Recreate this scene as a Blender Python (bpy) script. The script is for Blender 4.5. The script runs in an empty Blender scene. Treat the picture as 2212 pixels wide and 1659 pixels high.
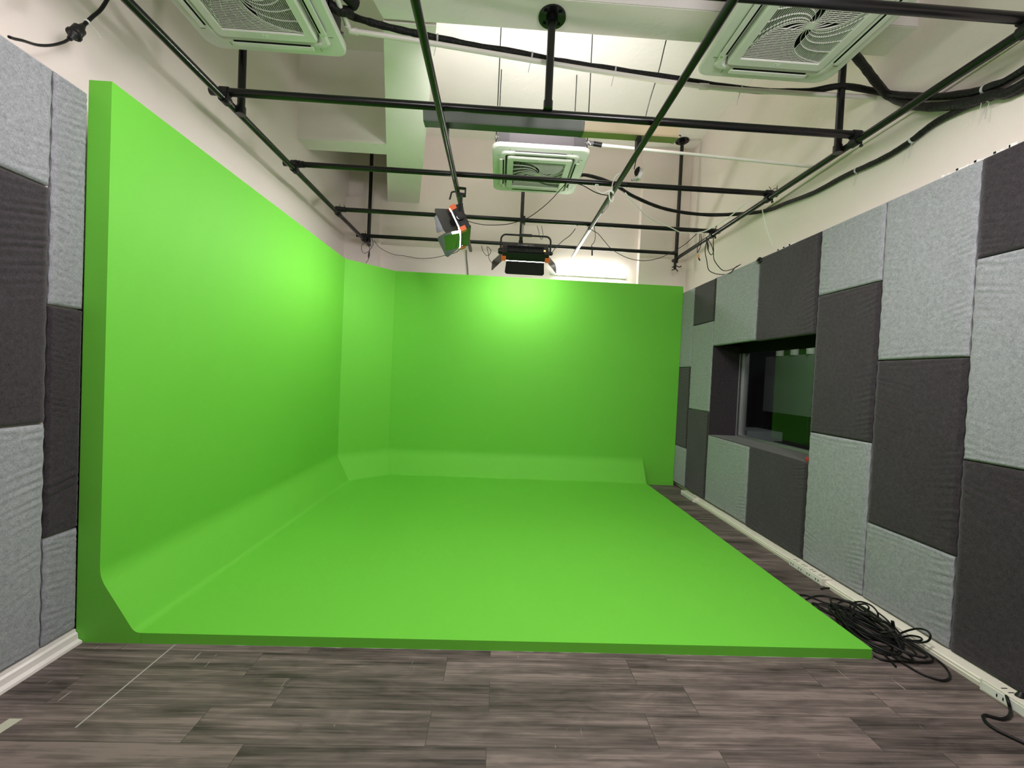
import bpy, math, random
from mathutils import Vector, Matrix
random.seed(7)
S = bpy.context.scene
COL = S.collection
PI = math.pi

# ------------------------------------------------------------------ materials
def newmat(name):
    m = bpy.data.materials.new(name); m.use_nodes = True
    return m, m.node_tree, m.node_tree.nodes['Principled BSDF']

def plain(name, col, rough=0.5, metal=0.0, spec=0.5, bump=0.0, bscale=200.0, var=0.0, vscale=3.0):
    m, t, b = newmat(name)
    b.inputs['Base Color'].default_value = (*col, 1)
    b.inputs['Roughness'].default_value = rough
    b.inputs['Metallic'].default_value = metal
    b.inputs['Specular IOR Level'].default_value = spec
    tc = t.nodes.new('ShaderNodeTexCoord')
    if var > 0:
        n = t.nodes.new('ShaderNodeTexNoise'); n.inputs['Scale'].default_value = vscale
        n.inputs['Detail'].default_value = 6
        t.links.new(tc.outputs['Object'], n.inputs['Vector'])
        r = t.nodes.new('ShaderNodeMapRange')
        r.inputs['To Min'].default_value = 1 - var; r.inputs['To Max'].default_value = 1 + var
        t.links.new(n.outputs['Fac'], r.inputs['Value'])
        v = t.nodes.new('ShaderNodeVectorMath'); v.operation = 'SCALE'
        v.inputs[0].default_value = col
        t.links.new(r.outputs['Result'], v.inputs['Scale'])
        t.links.new(v.outputs['Vector'], b.inputs['Base Color'])
    if bump > 0:
        n = t.nodes.new('ShaderNodeTexNoise'); n.inputs['Scale'].default_value = bscale
        n.inputs['Detail'].default_value = 4
        t.links.new(tc.outputs['Object'], n.inputs['Vector'])
        bp = t.nodes.new('ShaderNodeBump'); bp.inputs['Strength'].default_value = bump
        bp.inputs['Distance'].default_value = 0.01
        t.links.new(n.outputs['Fac'], bp.inputs['Height'])
        t.links.new(bp.outputs['Normal'], b.inputs['Normal'])
    return m

def emit(name, col, strength):
    m, t, b = newmat(name)
    b.inputs['Base Color'].default_value = (*col, 1)
    b.inputs['Emission Color'].default_value = (*col, 1)
    b.inputs['Emission Strength'].default_value = strength
    return m

def fabric(name, dark, light, scale=260.0):
    """heathered upholstery cloth: fine horizontal and vertical threads"""
    m, t, b = newmat(name)
    b.inputs['Roughness'].default_value = 0.9
    b.inputs['Specular IOR Level'].default_value = 0.15
    b.inputs['Sheen Weight'].default_value = 0.25
    b.inputs['Sheen Roughness'].default_value = 0.5
    tc = t.nodes.new('ShaderNodeTexCoord')
    outs = []
    for sc in ((scale, scale * .22, scale * .9), (scale, scale * .9, scale * .2), (scale*.12, scale*.10, scale*.10)):
        mp = t.nodes.new('ShaderNodeMapping'); mp.inputs['Scale'].default_value = sc
        t.links.new(tc.outputs['Object'], mp.inputs['Vector'])
        n = t.nodes.new('ShaderNodeTexNoise'); n.inputs['Scale'].default_value = 1.0
        n.inputs['Detail'].default_value = 3
        t.links.new(mp.outputs['Vector'], n.inputs['Vector'])
        outs.append(n.outputs['Fac'])
    a = t.nodes.new('ShaderNodeMath'); a.operation = 'ADD'
    t.links.new(outs[0], a.inputs[0]); t.links.new(outs[1], a.inputs[1])
    a2 = t.nodes.new('ShaderNodeMath'); a2.operation = 'MULTIPLY_ADD'
    t.links.new(outs[2], a2.inputs[0]); a2.inputs[1].default_value = 0.6
    t.links.new(a.outputs[0], a2.inputs[2])
    r = t.nodes.new('ShaderNodeMapRange'); r.inputs['From Min'].default_value = 0.95
    r.inputs['From Max'].default_value = 1.65
    t.links.new(a2.outputs[0], r.inputs['Value'])
    mx = t.nodes.new('ShaderNodeMix'); mx.data_type = 'RGBA'
    mx.inputs['A'].default_value = (*dark, 1); mx.inputs['B'].default_value = (*light, 1)
    t.links.new(r.outputs['Result'], mx.inputs['Factor'])
    t.links.new(mx.outputs['Result'], b.inputs['Base Color'])
    bp = t.nodes.new('ShaderNodeBump'); bp.inputs['Strength'].default_value = 0.35
    bp.inputs['Distance'].default_value = 0.003
    t.links.new(a.outputs[0], bp.inputs['Height'])
    t.links.new(bp.outputs['Normal'], b.inputs['Normal'])
    return m

def floor_material():
    m, t, b = newmat('grey_vinyl_planks')
    L, Wd, Y0 = 0.924, 0.167, 1.875
    N = t.nodes.new; K = t.links.new
    def math(op, a, bb=None, c=None):
        n = N('ShaderNodeMath'); n.operation = op
        for i, x in enumerate((a, bb, c)):
            if x is None: continue
            if isinstance(x, (int, float)): n.inputs[i].default_value = x
            else: K(x, n.inputs[i])
        return n.outputs[0]
    tc = N('ShaderNodeTexCoord'); sp = N('ShaderNodeSeparateXYZ'); K(tc.outputs['Object'], sp.inputs[0])
    x, y = sp.outputs['X'], sp.outputs['Y']
    rowf = math('DIVIDE', math('SUBTRACT', y, Y0), Wd)
    row = math('FLOOR', rowf); fy = math('SUBTRACT', rowf, row)
    odd = math('PINGPONG', row, 1.0)
    wn0 = N('ShaderNodeTexWhiteNoise'); wn0.noise_dimensions = '1D'; K(row, wn0.inputs['W'])
    off = math('MULTIPLY_ADD', odd, 0.24, -0.224)
    off = math('MULTIPLY_ADD', wn0.outputs['Value'], 0.05, off)
    colf = math('DIVIDE', math('SUBTRACT', x, off), L)
    col = math('FLOOR', colf); fx = math('SUBTRACT', colf, col)
    cb = N('ShaderNodeCombineXYZ'); K(row, cb.inputs[0]); K(col, cb.inputs[1])
    wn = N('ShaderNodeTexWhiteNoise'); wn.noise_dimensions = '3D'; K(cb.outputs[0], wn.inputs['Vector'])
    # grain, shifted per plank
    sh = N('ShaderNodeVectorMath'); sh.operation = 'SCALE'; K(wn.outputs['Color'], sh.inputs[0]); sh.inputs['Scale'].default_value = 37.0
    def noise(sx, sy, det, dist=0.0):
        mp = N('ShaderNodeMapping'); mp.inputs['Scale'].default_value = (sx, sy, 1)
        K(tc.outputs['Object'], mp.inputs['Vector'])
        ad = N('ShaderNodeVectorMath'); ad.operation = 'ADD'; K(mp.outputs[0], ad.inputs[0]); K(sh.outputs[0], ad.inputs[1])
        n = N('ShaderNodeTexNoise'); n.inputs['Scale'].default_value = 1.0; n.inputs['Detail'].default_value = det
        n.inputs['Distortion'].default_value = dist; K(ad.outputs[0], n.inputs['Vector'])
        return n.outputs['Fac']
    g1 = noise(1.6, 26, 6, 0.4); g2 = noise(3.0, 110, 4); g3 = noise(5, 14, 5, 1.2)
    g = math('ADD', math('MULTIPLY', g1, 0.52), math('ADD', math('MULTIPLY', g2, 0.34), math('MULTIPLY', g3, 0.24)))
    tint = math('MULTIPLY_ADD', wn.outputs['Value'], 0.16, -0.08)
    g = math('ADD', g, tint)
    ramp = N('ShaderNodeValToRGB'); K(g, ramp.inputs[0])
    e = ramp.color_ramp.elements
    e[0].position = 0.39; e[0].color = (0.038, 0.029, 0.0265, 1)
    e[1].position = 0.655; e[1].color = (0.205, 0.158, 0.145, 1)
    k = e.new(0.5); k.color = (0.093, 0.072, 0.066, 1)
    k = e.new(0.585); k.color = (0.139, 0.107, 0.099, 1)
    # seams
    ex = math('LESS_THAN', math('MINIMUM', fx, math('SUBTRACT', 1.0, fx)), 0.0016)
    ey = math('LESS_THAN', math('MINIMUM', fy, math('SUBTRACT', 1.0, fy)), 0.006)
    seam = math('MAXIMUM', ex, ey)
    # pale scuffs running away from the stage
    sc = noise(75, 6, 2, 0.3); sc2 = noise(2.3, 5.0, 2)
    scuff = math('MULTIPLY', math('GREATER_THAN', sc, 0.735), math('GREATER_THAN', sc2, 0.53))
    mx = N('ShaderNodeMix'); mx.data_type = 'RGBA'; K(seam, mx.inputs['Factor'])
    K(ramp.outputs[0], mx.inputs['A']); mx.inputs['B'].default_value = (0.05, 0.045, 0.04, 1)
    mx2 = N('ShaderNodeMix'); mx2.data_type = 'RGBA'; K(math('MULTIPLY', scuff, 0.5), mx2.inputs['Factor'])
    K(mx.outputs['Result'], mx2.inputs['A']); mx2.inputs['B'].default_value = (0.42, 0.40, 0.37, 1)
    K(mx2.outputs['Result'], b.inputs['Base Color'])
    b.inputs['Roughness'].default_value = 0.55
    b.inputs['Specular IOR Level'].default_value = 0.35
    bp = N('ShaderNodeBump'); bp.inputs['Strength'].default_value = 0.25; bp.inputs['Distance'].default_value = 0.002
    K(math('SUBTRACT', g, math('MULTIPLY', seam, 0.5)), bp.inputs['Height']); K(bp.outputs[0], b.inputs['Normal'])
    return m

def glass_material():
    m, t, b = newmat('window_glass')
    t.nodes.remove(b)
    out = t.nodes['Material Output']
    tr = t.nodes.new('ShaderNodeBsdfTransparent'); tr.inputs[0].default_value = (0.86, 0.9, 0.88, 1)
    gl = t.nodes.new('ShaderNodeBsdfGlossy'); gl.inputs['Roughness'].default_value = 0.01
    fr = t.nodes.new('ShaderNodeFresnel'); fr.inputs['IOR'].default_value = 1.6
    mx = t.nodes.new('ShaderNodeMixShader')
    geo = t.nodes.new('ShaderNodeNewGeometry'); inv = t.nodes.new('ShaderNodeMath'); inv.operation = 'SUBTRACT'; inv.inputs[0].default_value = 1.0
    t.links.new(geo.outputs['Backfacing'], inv.inputs[1]); mul = t.nodes.new('ShaderNodeMath'); mul.operation = 'MULTIPLY'
    t.links.new(fr.outputs[0], mul.inputs[0]); t.links.new(inv.outputs[0], mul.inputs[1]); t.links.new(mul.outputs[0], mx.inputs[0]); t.links.new(tr.outputs[0], mx.inputs[1]); t.links.new(gl.outputs[0], mx.inputs[2])
    t.links.new(mx.outputs[0], out.inputs['Surface'])
    return m

GREEN = plain('chroma_green_paint', (0.138, 0.50, 0.044), 0.62, spec=0.25, bump=0.04, bscale=60, var=0.03, vscale=1.5)
WALL = plain('off_white_wall_paint', (0.77, 0.68, 0.65), 0.85, spec=0.2, bump=0.12, bscale=35, var=0.04, vscale=1.2)
CEIL = plain('ceiling_paint', (0.83, 0.79, 0.75), 0.9, spec=0.2, bump=0.35, bscale=14, var=0.05, vscale=2.0)
PLASTER = plain('bare_white_plaster', (0.78, 0.75, 0.74), 0.9, spec=0.2, bump=0.4, bscale=30)
FLOOR = floor_material()
LIGHTF = fabric('light_grey_fabric', (0.175, 0.180, 0.200), (0.365, 0.365, 0.400), 420.0)
DARKF = fabric('charcoal_fabric', (0.013, 0.0105, 0.0130), (0.053, 0.041, 0.051), 420.0)
BLACK = plain('black_pipe_paint', (0.0045, 0.0045, 0.005), 0.26, spec=0.45)
BLACKM = plain('black_plastic', (0.008, 0.008, 0.009), 0.45, spec=0.4)
RUBBER = plain('black_rubber', (0.006, 0.006, 0.006), 0.45, spec=0.3)
FOAM = plain('black_insulation_foam', (0.005, 0.005, 0.005), 0.42, spec=0.28, bump=0.9, bscale=70)
STEEL = plain('bare_steel', (0.55, 0.55, 0.56), 0.3, metal=1.0)
ALU = plain('brushed_aluminium', (0.42, 0.42, 0.44), 0.42, metal=0.8)
GALV = plain('galvanised_grey', (0.085, 0.077, 0.083), 0.55)
WPLAS = plain('white_plastic', (0.74, 0.74, 0.70), 0.42, spec=0.45)
PVC = plain('white_pvc', (0.80, 0.76, 0.72), 0.35)
TRUNK = plain('cream_trunking', (0.74, 0.70, 0.61), 0.45)
SKIRT = plain('white_skirting', (0.74, 0.69, 0.67), 0.35)
WCABLE = plain('white_cable', (0.80, 0.80, 0.76), 0.45)
ORANGE = plain('orange_plastic', (0.86, 0.16, 0.045), 0.5)
LEDGREY = plain('barn_door_gloss', (0.010, 0.010, 0.011), 0.2, spec=0.6)
LEDIN = plain('barn_door_grey', (0.20, 0.195, 0.21), 0.28, spec=0.7)
DARKVOID = plain('dark_mesh_and_opening_shade', (0.012, 0.011, 0.013), 0.9, spec=0.1)  # real mesh colour; in slots, holes and head recess it paints their shade
BATTEN = plain('grey_batten_steel', (0.095, 0.110, 0.095), 0.5)
WARMLIT = plain('warm_lit_batten_steel', (0.50, 0.40, 0.24), 0.4)  # warm light on the second batten, put into its steel colour
LEDWHITE = emit('led_diffuser', (1.0, 0.97, 0.95), 33.0)
LEDBRIGHT = emit('led_diffuser_full', (1.0, 0.97, 0.95), 74.0)
TUBE = emit('fluorescent_tube', (1.0, 0.96, 0.91), 42.0)
TUBEUP = emit('lit_batten_tube', (1.0, 0.95, 0.92), 5.0)
GLASS = glass_material()
NAVY = plain('dark_navy_board', (0.02, 0.026, 0.032), 0.7)
GREYB = plain('grey_board', (0.26, 0.27, 0.28), 0.6)
RED = plain('red_plastic', (0.45, 0.03, 0.035), 0.5)
AMBER = emit('amber_button', (1.0, 0.55, 0.2), 1.2)
TAPE = plain('cream_tape', (0.47, 0.46, 0.37), 0.6)
CLEAR = plain('clear_wrap', (0.5, 0.52, 0.53), 0.2)

# ------------------------------------------------------------------ geometry
class MB:
    def __init__(s): s.v = []; s.f = []; s.sm = []; s.mi = []; s.cur = 0
    def add(s, vs, fs, smooth=False):
        o = len(s.v); s.v += [tuple(p) for p in vs]
        for f in fs:
            s.f.append(tuple(i + o for i in f)); s.sm.append(smooth); s.mi.append(s.cur)
        return s
    def box(s, lo, hi, mat=None):
        (a, b, c), (d, e, g) = lo, hi
        vs = [(a,b,c),(d,b,c),(d,e,c),(a,e,c),(a,b,g),(d,b,g),(d,e,g),(a,e,g)]
        if mat is not None: vs = [mat @ Vector(p) for p in vs]
        return s.add(vs, [(0,3,2,1),(4,5,6,7),(0,1,5,4),(1,2,6,5),(2,3,7,6),(3,0,4,7)])
    def prism(s, poly, axis, a, b, smooth=False):
        """extrude a closed 2D polygon along x, y or z from a to b"""
        def P(p, t):
            return {'x': (t, p[0], p[1]), 'y': (p[0], t, p[1]), 'z': (p[0], p[1], t)}[axis]
        n = len(poly)
        vs = [P(p, a) for p in poly] + [P(p, b) for p in poly]
        fs = [tuple(range(n)), tuple(range(2 * n - 1, n - 1, -1))]
        s.add(vs, fs)
        s.add(vs, [(i, i + n, (i + 1) % n + n, (i + 1) % n) for i in range(n)], smooth)
        return s
    def tube(s, pts, r, seg=10, caps=True, radii=None):
        pts = [Vector(p) for p in pts]
        n = len(pts)
        t0 = (pts[1] - pts[0]).normalized()
        up = Vector((0, 0, 1)) if abs(t0.z) < .9 else Vector((1, 0, 0))
        u = t0.cross(up).normalized(); w = t0.cross(u).normalized()
        vs = []
        prev = t0
        for i, p in enumerate(pts):
            if i == 0: t = t0
            elif i == n - 1: t = (pts[-1] - pts[-2]).normalized()
            else: t = ((pts[i + 1] - p).normalized() + (p - pts[i - 1]).normalized()).normalized()
            q = prev.rotation_difference(t); u = q @ u; w = q @ w; prev = t
            rr = radii[i] if radii else r
            for k in range(seg):
                a = 2 * PI * k / seg
                vs.append(p + u * (rr * math.cos(a)) + w * (rr * math.sin(a)))
        fs = [(i*seg+k, i*seg+(k+1)%seg, (i+1)*seg+(k+1)%seg, (i+1)*seg+k) for i in range(n-1) for k in range(seg)]
        s.add(vs, fs, True)
        if caps:
            s.add(vs[:seg], [tuple(range(seg - 1, -1, -1))]); s.add(vs[-seg:], [tuple(range(seg))])
        return s
    def cyl(s, a, b, r, seg=20, r2=None):
        return s.tube([a, b], r, seg, True, [r, r if r2 is None else r2])
    def disc_ring(s, *a): return s
    def build(s, name, mat, parent=None, loc=None, bevel=0.0, bseg=2):
        me = bpy.data.meshes.new(name)
        me.from_pydata(s.v, [], s.f)
        me.polygons.foreach_set('use_smooth', s.sm)
        mats = mat if isinstance(mat, (list, tuple)) else [mat]
        for m in mats: me.materials.append(m)
        me.polygons.foreach_set('material_index', s.mi)
        me.update()
        o = bpy.data.objects.new(name, me); COL.objects.link(o)
        if parent is not None:
            o.parent = parent
            o.matrix_parent_inverse = parent.matrix_world.inverted() if False else Matrix.Identity(4)
        if loc is not None: o.location = loc
        if bevel > 0:
            bm = o.modifiers.new('bevel', 'BEVEL'); bm.width = bevel; bm.segments = bseg
            bm.limit_method = 'ANGLE'; bm.angle_limit = math.radians(40)
        return o

def tag(o, label=None, cat=None, group=None, kind=None):
    if label: o['label'] = label
    if cat: o['category'] = cat
    if group: o['group'] = group
    if kind: o['kind'] = kind
    return o
def empty(name, loc=(0,0,0), label=None, cat=None, group=None, kind=None):
    o = bpy.data.objects.new(name, None); COL.objects.link(o); o.location = loc
    o.empty_display_size = 0.05
    return tag(o, label, cat, group, kind)
def struct(o, label=None): return tag(o, label, None, None, 'structure')
def smooth_path(pts, n=6):
    """Catmull-Rom through the points"""
    P = [Vector(p) for p in pts]
    P = [P[0] * 2 - P[1]] + P + [P[-1] * 2 - P[-2]]
    out = []
    for i in range(1, len(P) - 2):
        a, b, c, d = P[i-1], P[i], P[i+1], P[i+2]
        for k in range(n):
            t = k / n
            out.append(0.5 * ((2*b) + (c-a)*t + (2*a-5*b+4*c-d)*t*t + (3*b-a-3*c+d)*t**3))
    out.append(P[-2])
    return out
def rsq(hx, hy, r, n=6):
    """rounded rectangle outline"""
    pts = []
    for cx, cy, a0 in ((hx-r, hy-r, 0), (-hx+r, hy-r, 90), (-hx+r, -hy+r, 180), (hx-r, -hy+r, 270)):
        for i in range(n + 1):
            a = math.radians(a0 + 90 * i / n); pts.append((cx + r*math.cos(a), cy + r*math.sin(a)))
    return pts

# ------------------------------------------------------------------ the room
XL, XR, YF, YB, ZC = -2.33, 2.75, -2.9, 6.10, 4.95
PXL, PXR = -2.08, 2.55          # faces of the padded panels
WY0, WY1, WZ0, WZ1 = 3.19, 4.755, 0.85, 1.905   # window opening in the right wall

fl = struct(MB().box((XL-.2, YF-.2, -0.12), (XR+.2, YB+.2, 0)).build('floor', FLOOR), 'grey brown wood-look vinyl plank floor')
joint = MB().box((-1.590, 1.60, 0.0), (-1.5835, 2.085, 0.0012)).build('joint_filler', plain('pale_filler', (0.36, 0.34, 0.31), .8), fl)
struct(MB().box((XL-.2, YF-.2, ZC), (XR+.2, YB+.2, ZC+.15)).build('ceiling', CEIL))
struct(MB().box((XL-.2, YB, 0), (XR+.2, YB+.2, ZC)).build('wall_back', WALL))
struct(MB().box((XL-.2, YF-.2, 0), (XR+.2, YF, ZC)).build('wall_front', WALL))
w = MB().box((XL-.2, YF, 0), (XL, YB, ZC)); w.box((XL, YF, 0), (-2.106, 2.086, 2.742))
struct(w.build('wall_left', WALL))
w = MB().box((XR, YF, 2.25), (XR+.2, YB, ZC)); w.box((XR, YF, WZ1+.02), (XR+.2, WY0-.02, 2.25)); w.box((XR, WY1+.02, WZ1+.02), (XR+.2, YB, 2.25)); w.box((2.951, WY0-.02, WZ1-.06), (XR+.22, WY1+.02, 2.25)); w.box((XR, YF, 0), (XR+.2, WY0-.02, WZ1+.02)); w.box((XR, WY1+.02, 0), (XR+.2, YB, WZ1+.02)); w.box((XR, WY0-.02, 0), (XR+.2, WY1+.02, WZ0-.02))
w.box((2.61, YF, 0), (XR, WY0-.02, 2.70)); w.box((2.61, WY1+.02, 0), (XR, YB, 2.70)); w.box((2.61, WY0-.02, 0), (XR, WY1+.02, WZ0-.02)); w.box((2.61, WY0-.02, 2.25), (XR, WY1+.02, 2.70))
wr = struct(w.build('wall_right', WALL))
# ceiling beams and corner columns
ZB = 3.95
struct(MB().prism([(-0.93, 2.955), (-0.985, 2.71), (XR, 2.71), (XR, 2.955)], 'z', ZB, ZC).build('beam_cross', [CEIL]))
struct(MB().prism([(-0.94, 2.985), (-0.56, 2.985), (-1.288, YB), (-1.755, YB)], 'z', ZB+.001, ZC).build('beam_diagonal', CEIL))
struct(MB().prism([(XL, 4.568), (-1.33, 4.568), (-1.37, 4.785), (XL, 4.785)], 'z', ZB+.002, ZC).build('beam_left_bay', CEIL))
struct(MB().box((XL, 6.0, 0), (-1.83, YB, ZB)).build('column_left', WALL))
struct(MB().box((2.03, 6.0, 0), (XR, YB, ZC)).build('column_right', WALL))
# chipped white finish on the near face of the cross beam
bf = MB().box((-0.985, 2.703, ZB+.004), (XR, 2.709, ZC)).build('trim_1', PLASTER); struct(bf)

# skirting on the left, cable trunking on the right
struct(MB().prism([(-2.14, 0), (-2.045, 0), (-2.047, .012), (-2.066, .02), (-2.068, .048), (-2.078, .056), (-2.08, .07), (-2.14, .07)], 'y', YF, 2.086).build('baseboard_left', SKIRT))
bb = struct(MB().prism([(2.62, 0), (2.478, 0), (2.476, .022), (2.480, .026), (2.480, .036), (2.488, .042), (2.62, .046)], 'y', YF, 5.02).build('baseboard_right', TRUNK))

# ------------------------------------------------------------------ padded wall panels
def panel(side, y0, y1, z0, z1, dark, label, seed):
    rnd = random.Random(seed)
    g = 0.004
    y0 += g; y1 -= g; z0 += g; z1 -= g
    W, H = y1 - y0, z1 - z0
    ny = max(16, int(W / 0.018)); nz = max(24, int(H / 0.0085))
    ph = [rnd.uniform(0, 6.28) for _ in range(12)]
    fr = [rnd.uniform(130, 260) for _ in range(6)]
    def wr(z, k):      # irregular pleats along a vertical edge
        s = 0
        for j in range(3): s += math.sin(z * fr[j + 3 * (k % 2)] + ph[j + 3 * k] + 1.7 * math.sin(z * 9 + ph[j]))
        env = 0.55 + 0.45 * math.sin(z * 5.1 + ph[6 + k]) 
        return s / 3 * env
    def ease(d, r): 
        return 0 if d >= r else 1 - math.sqrt(max(0, 1 - ((r - d) / r) ** 2))
    amp = 0.0066 if dark else 0.0046
    vs = []
    for j in range(nz + 1):
        # concentrate samples at the borders
        fz = j / nz; 
        for i in range(ny + 1):
            fy = i / ny
            y = W * (fy - 0.035 * math.sin(2 * PI * fy)); z = H * (fz - 0.02 * math.sin(2 * PI * fz))
            dl, dr, db, dt = y, W - y, z, H - z
            dep = 0.0
            r = 0.009
            dep += r * min(1.0, ease(min(dl, dr), r) + ease(min(db, dt), r))
            fade = min(1, db / .03) * min(1, dt / .03)
            el = math.exp(-((dl - .02) / .10) ** 2) if dl > .02 else dl / .02
            er = math.exp(-((dr - .02) / (.24 if dark else .13)) ** 2) if dr > .02 else dr / .02
            dep += amp * fade * (el * wr(z + y * .25, 0) + er * wr(z - y * .25, 1))
            eb = math.exp(-((min(db, dt) - .03) / .05) ** 2)
            dep += 0.0012 * eb * math.sin(z * 190 + 2.2 * math.sin(y * 7 + ph[10]) + ph[9])
            dep += 0.0012 * math.sin(y * 14 + ph[7]) * math.sin(z * 9 + ph[8])
            wob = 0.0022 * math.sin(z * 55 + ph[2]) * (1 if fy in (0, 1) else 0)
            yy = y0 + y + wob; zz = z0 + z
            vs.append((PXR + dep, yy, zz) if side == 'R' else (PXL - dep, yy, zz))
    fs = []
    for j in range(nz):
        for i in range(ny):
            a = j * (ny + 1) + i; q = (a, a + 1, a + ny + 2, a + ny + 1)
            fs.append(q if side == 'L' else q[::-1])
    m = MB(); m.add(vs, fs, True)
    # sides back to the wall
    ring = [i for i in range(ny + 1)] + [(j + 1) * (ny + 1) - 1 for j in range(1, nz + 1)] + [nz * (ny + 1) + i for i in range(ny - 1, -1, -1)] + [j * (ny + 1) for j in range(nz - 1, 0, -1)]
    xb = 2.605 if side == 'R' else -2.102
    rv = [vs[i] for i in ring]; bv = [(xb, p[1], p[2]) for p in rv]
    n = len(ring)
    m.add(rv + bv, [((i + 1) % n, i, i + n, (i + 1) % n + n) if side == 'L' else (i, (i + 1) % n, (i + 1) % n + n, i + n) for i in range(n)])
    m.add(bv, [tuple(range(n))] if side == 'R' else [tuple(range(n - 1, -1, -1))])
    c = Vector((xb, (y0 + y1) / 2, z0))
    m.v = [tuple(Vector(p) - c) for p in m.v]
    o = m.build('acoustic_panel', DARKF if dark else LIGHTF, loc=c)
    tag(o, label, 'acoustic panel', 'padded fabric panels on the right wall' if side == 'R' else 'padded fabric panels on the left wall')
    return o

ZT = 2.735
Rp = [
 # y0, y1, z0, z1, dark, label
 (5.285, 5.90, 1.675, ZT, 0, 'light grey fabric panel at the top beside the right end of the green back wall'),
 (5.285, 5.90, .58, 1.675, 1, 'narrow charcoal fabric panel at mid height beside the green back wall'),
 (5.285, 5.90, .055, .58, 0, 'low light grey fabric panel at floor level beside the green back wall'),
 (4.757, 5.285, 2.22, ZT, 1, 'small charcoal fabric panel at the top between the green back wall and the window'),
 (4.757, 5.285, 1.12, 2.22, 0, 'light grey fabric panel level with the window, against its far edge'),
 (4.757, 5.285, .06, 1.12, 1, 'charcoal fabric panel standing on the floor beyond the far edge of the window'),
 (3.957, 4.757, 1.915, ZT, 0, 'light grey fabric panel above the far half of the window'),
 (3.957, 4.757, .06, .845, 0, 'light grey fabric panel below the far half of the window sill'),
 (3.19, 3.957, 1.905, ZT, 1, 'charcoal fabric panel above the near half of the window'),
 (3.19, 3.957, .052, .845, 1, 'charcoal fabric panel below the near half of the window sill'),
 (2.645, 3.19, 2.205, ZT, 0, 'squarish light grey fabric panel at the top beside the near edge of the window'),
 (2.645, 3.19, 1.105, 2.205, 1, 'charcoal fabric panel level with the window, against its near edge'),
 (2.645, 3.19, .05, 1.105, 0, 'tall light grey fabric panel on the trunking, beside the charcoal one under the window'),
 (2.11, 2.645, 1.665, ZT, 0, 'tall light grey fabric panel at the top, its foot on a charcoal panel'),
 (2.11, 2.645, .567, 1.665, 1, 'charcoal fabric panel between a light grey one above and another above the cable coil'),
 (2.11, 2.645, .047, .567, 0, 'low light grey fabric panel right behind the coil of black cable'),
 (1.31, 2.11, 2.195, ZT, 1, 'charcoal fabric panel in the top right corner of the photo'),
 (1.31, 2.11, 1.105, 2.195, 0, 'large light grey fabric panel at the right edge of the photo'),
 (1.31, 2.11, .047, 1.105, 1, 'charcoal fabric panel above the trunking socket nearest the camera'),
]
for i, (a, b_, c, d, dk, lb) in enumerate(Rp): panel('R', a, b_, c, d, dk, lb, 100 + i)
Lp = [
 (1.135, 1.935, 2.215, ZT+.013, 0, 'light grey fabric panel in the top left corner of the photo'),
 (1.135, 1.935, 1.133, 2.215, 1, 'wrinkled charcoal fabric panel at the left edge of the photo'),
 (1.135, 1.935, .071, 1.133, 0, 'large light grey fabric panel above the white skirting at the left edge'),
 (1.935, 2.50, 1.680, ZT+.013, 0, 'narrow light grey fabric panel at the top, half hidden by the green side wall'),
 (1.935, 2.50, .590, 1.680, 1, 'narrow charcoal fabric strip showing beside the front edge of the green side wall'),
 (1.935, 2.50, .071, .590, 0, 'low narrow light grey fabric panel at the bottom corner of the green side wall'),
]
for i, (a, b_, c, d, dk, lb) in enumerate(Lp):
    panel('L', a, min(b_, 2.0915), c, d, dk, lb, 200 + i)

# ------------------------------------------------------------------ window to the control room
win = empty('window_1', (2.75, WY1, WZ0), kind='structure'); win['label'] = 'control room window set deep in the padded right wall'
def wpart(mb, name, mat, parent=win, bevel=0.0):
    off = Vector((2.75, WY1, WZ0))
    mb.v = [tuple(Vector(p) - off) for p in mb.v]
    return mb.build(name, mat, parent, bevel=bevel)
m = MB(); m.box((2.56, WY1-.001, WZ0-.02), (2.95, WY1+.02, WZ1+.02)); m.box((2.56, WY0-.02, WZ0-.02), (2.95, WY0+.001, WZ1+.02))
m.box((2.56, WY0, WZ0-.02), (2.95, WY1, WZ0)); 
m.box((2.886, WY0, WZ0-.03), (3.02, WY0 - .02, WZ1)); 
wpart(m, 'window_lining', DARKF)
m = MB(); m.box((2.895, WY0, 1.843), (2.95, WY1, 2.24)); m.box((2.61, WY0, 2.24), (2.95, WY1, 2.249)); m.box((2.61, WY1+.001, WZ1), (2.95, WY1+.019, 2.24)); m.box((2.61, WY0-.019, WZ1), (2.95, WY0-.001, 2.24)); m.box((2.607, WY0, WZ1+.02), (2.612, WY1, 2.24))
wpart(m, 'head_recess', DARKVOID)  # near-black lining: the deep shade of the recess is put into the colour
fr = MB()
fr.box((2.886, WY1-.014, WZ0), (2.896, WY1-.001, 1.842)); fr.box((2.91, WY1-.03, WZ0), (2.99, WY1-.001, 1.842))
fr.box((2.925, WY1-.052, WZ0), (2.975, WY1-.03, 1.842))
fr.box((2.886, WY0, WZ0), (2.90, WY1, WZ0+.012)); fr.box((2.91, WY0, WZ0), (2.99, WY1, WZ0+.020))
fr.box((2.91, WY0+.001, WZ0), (2.99, WY0+.03, 1.842))
wpart(fr, 'window_frame', ALU, bevel=.0015)
wpart(MB().box((2.947, WY0+.03, WZ0+.02), (2.953, WY1-.05, 1.8425)), 'window_pane', GLASS)
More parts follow.
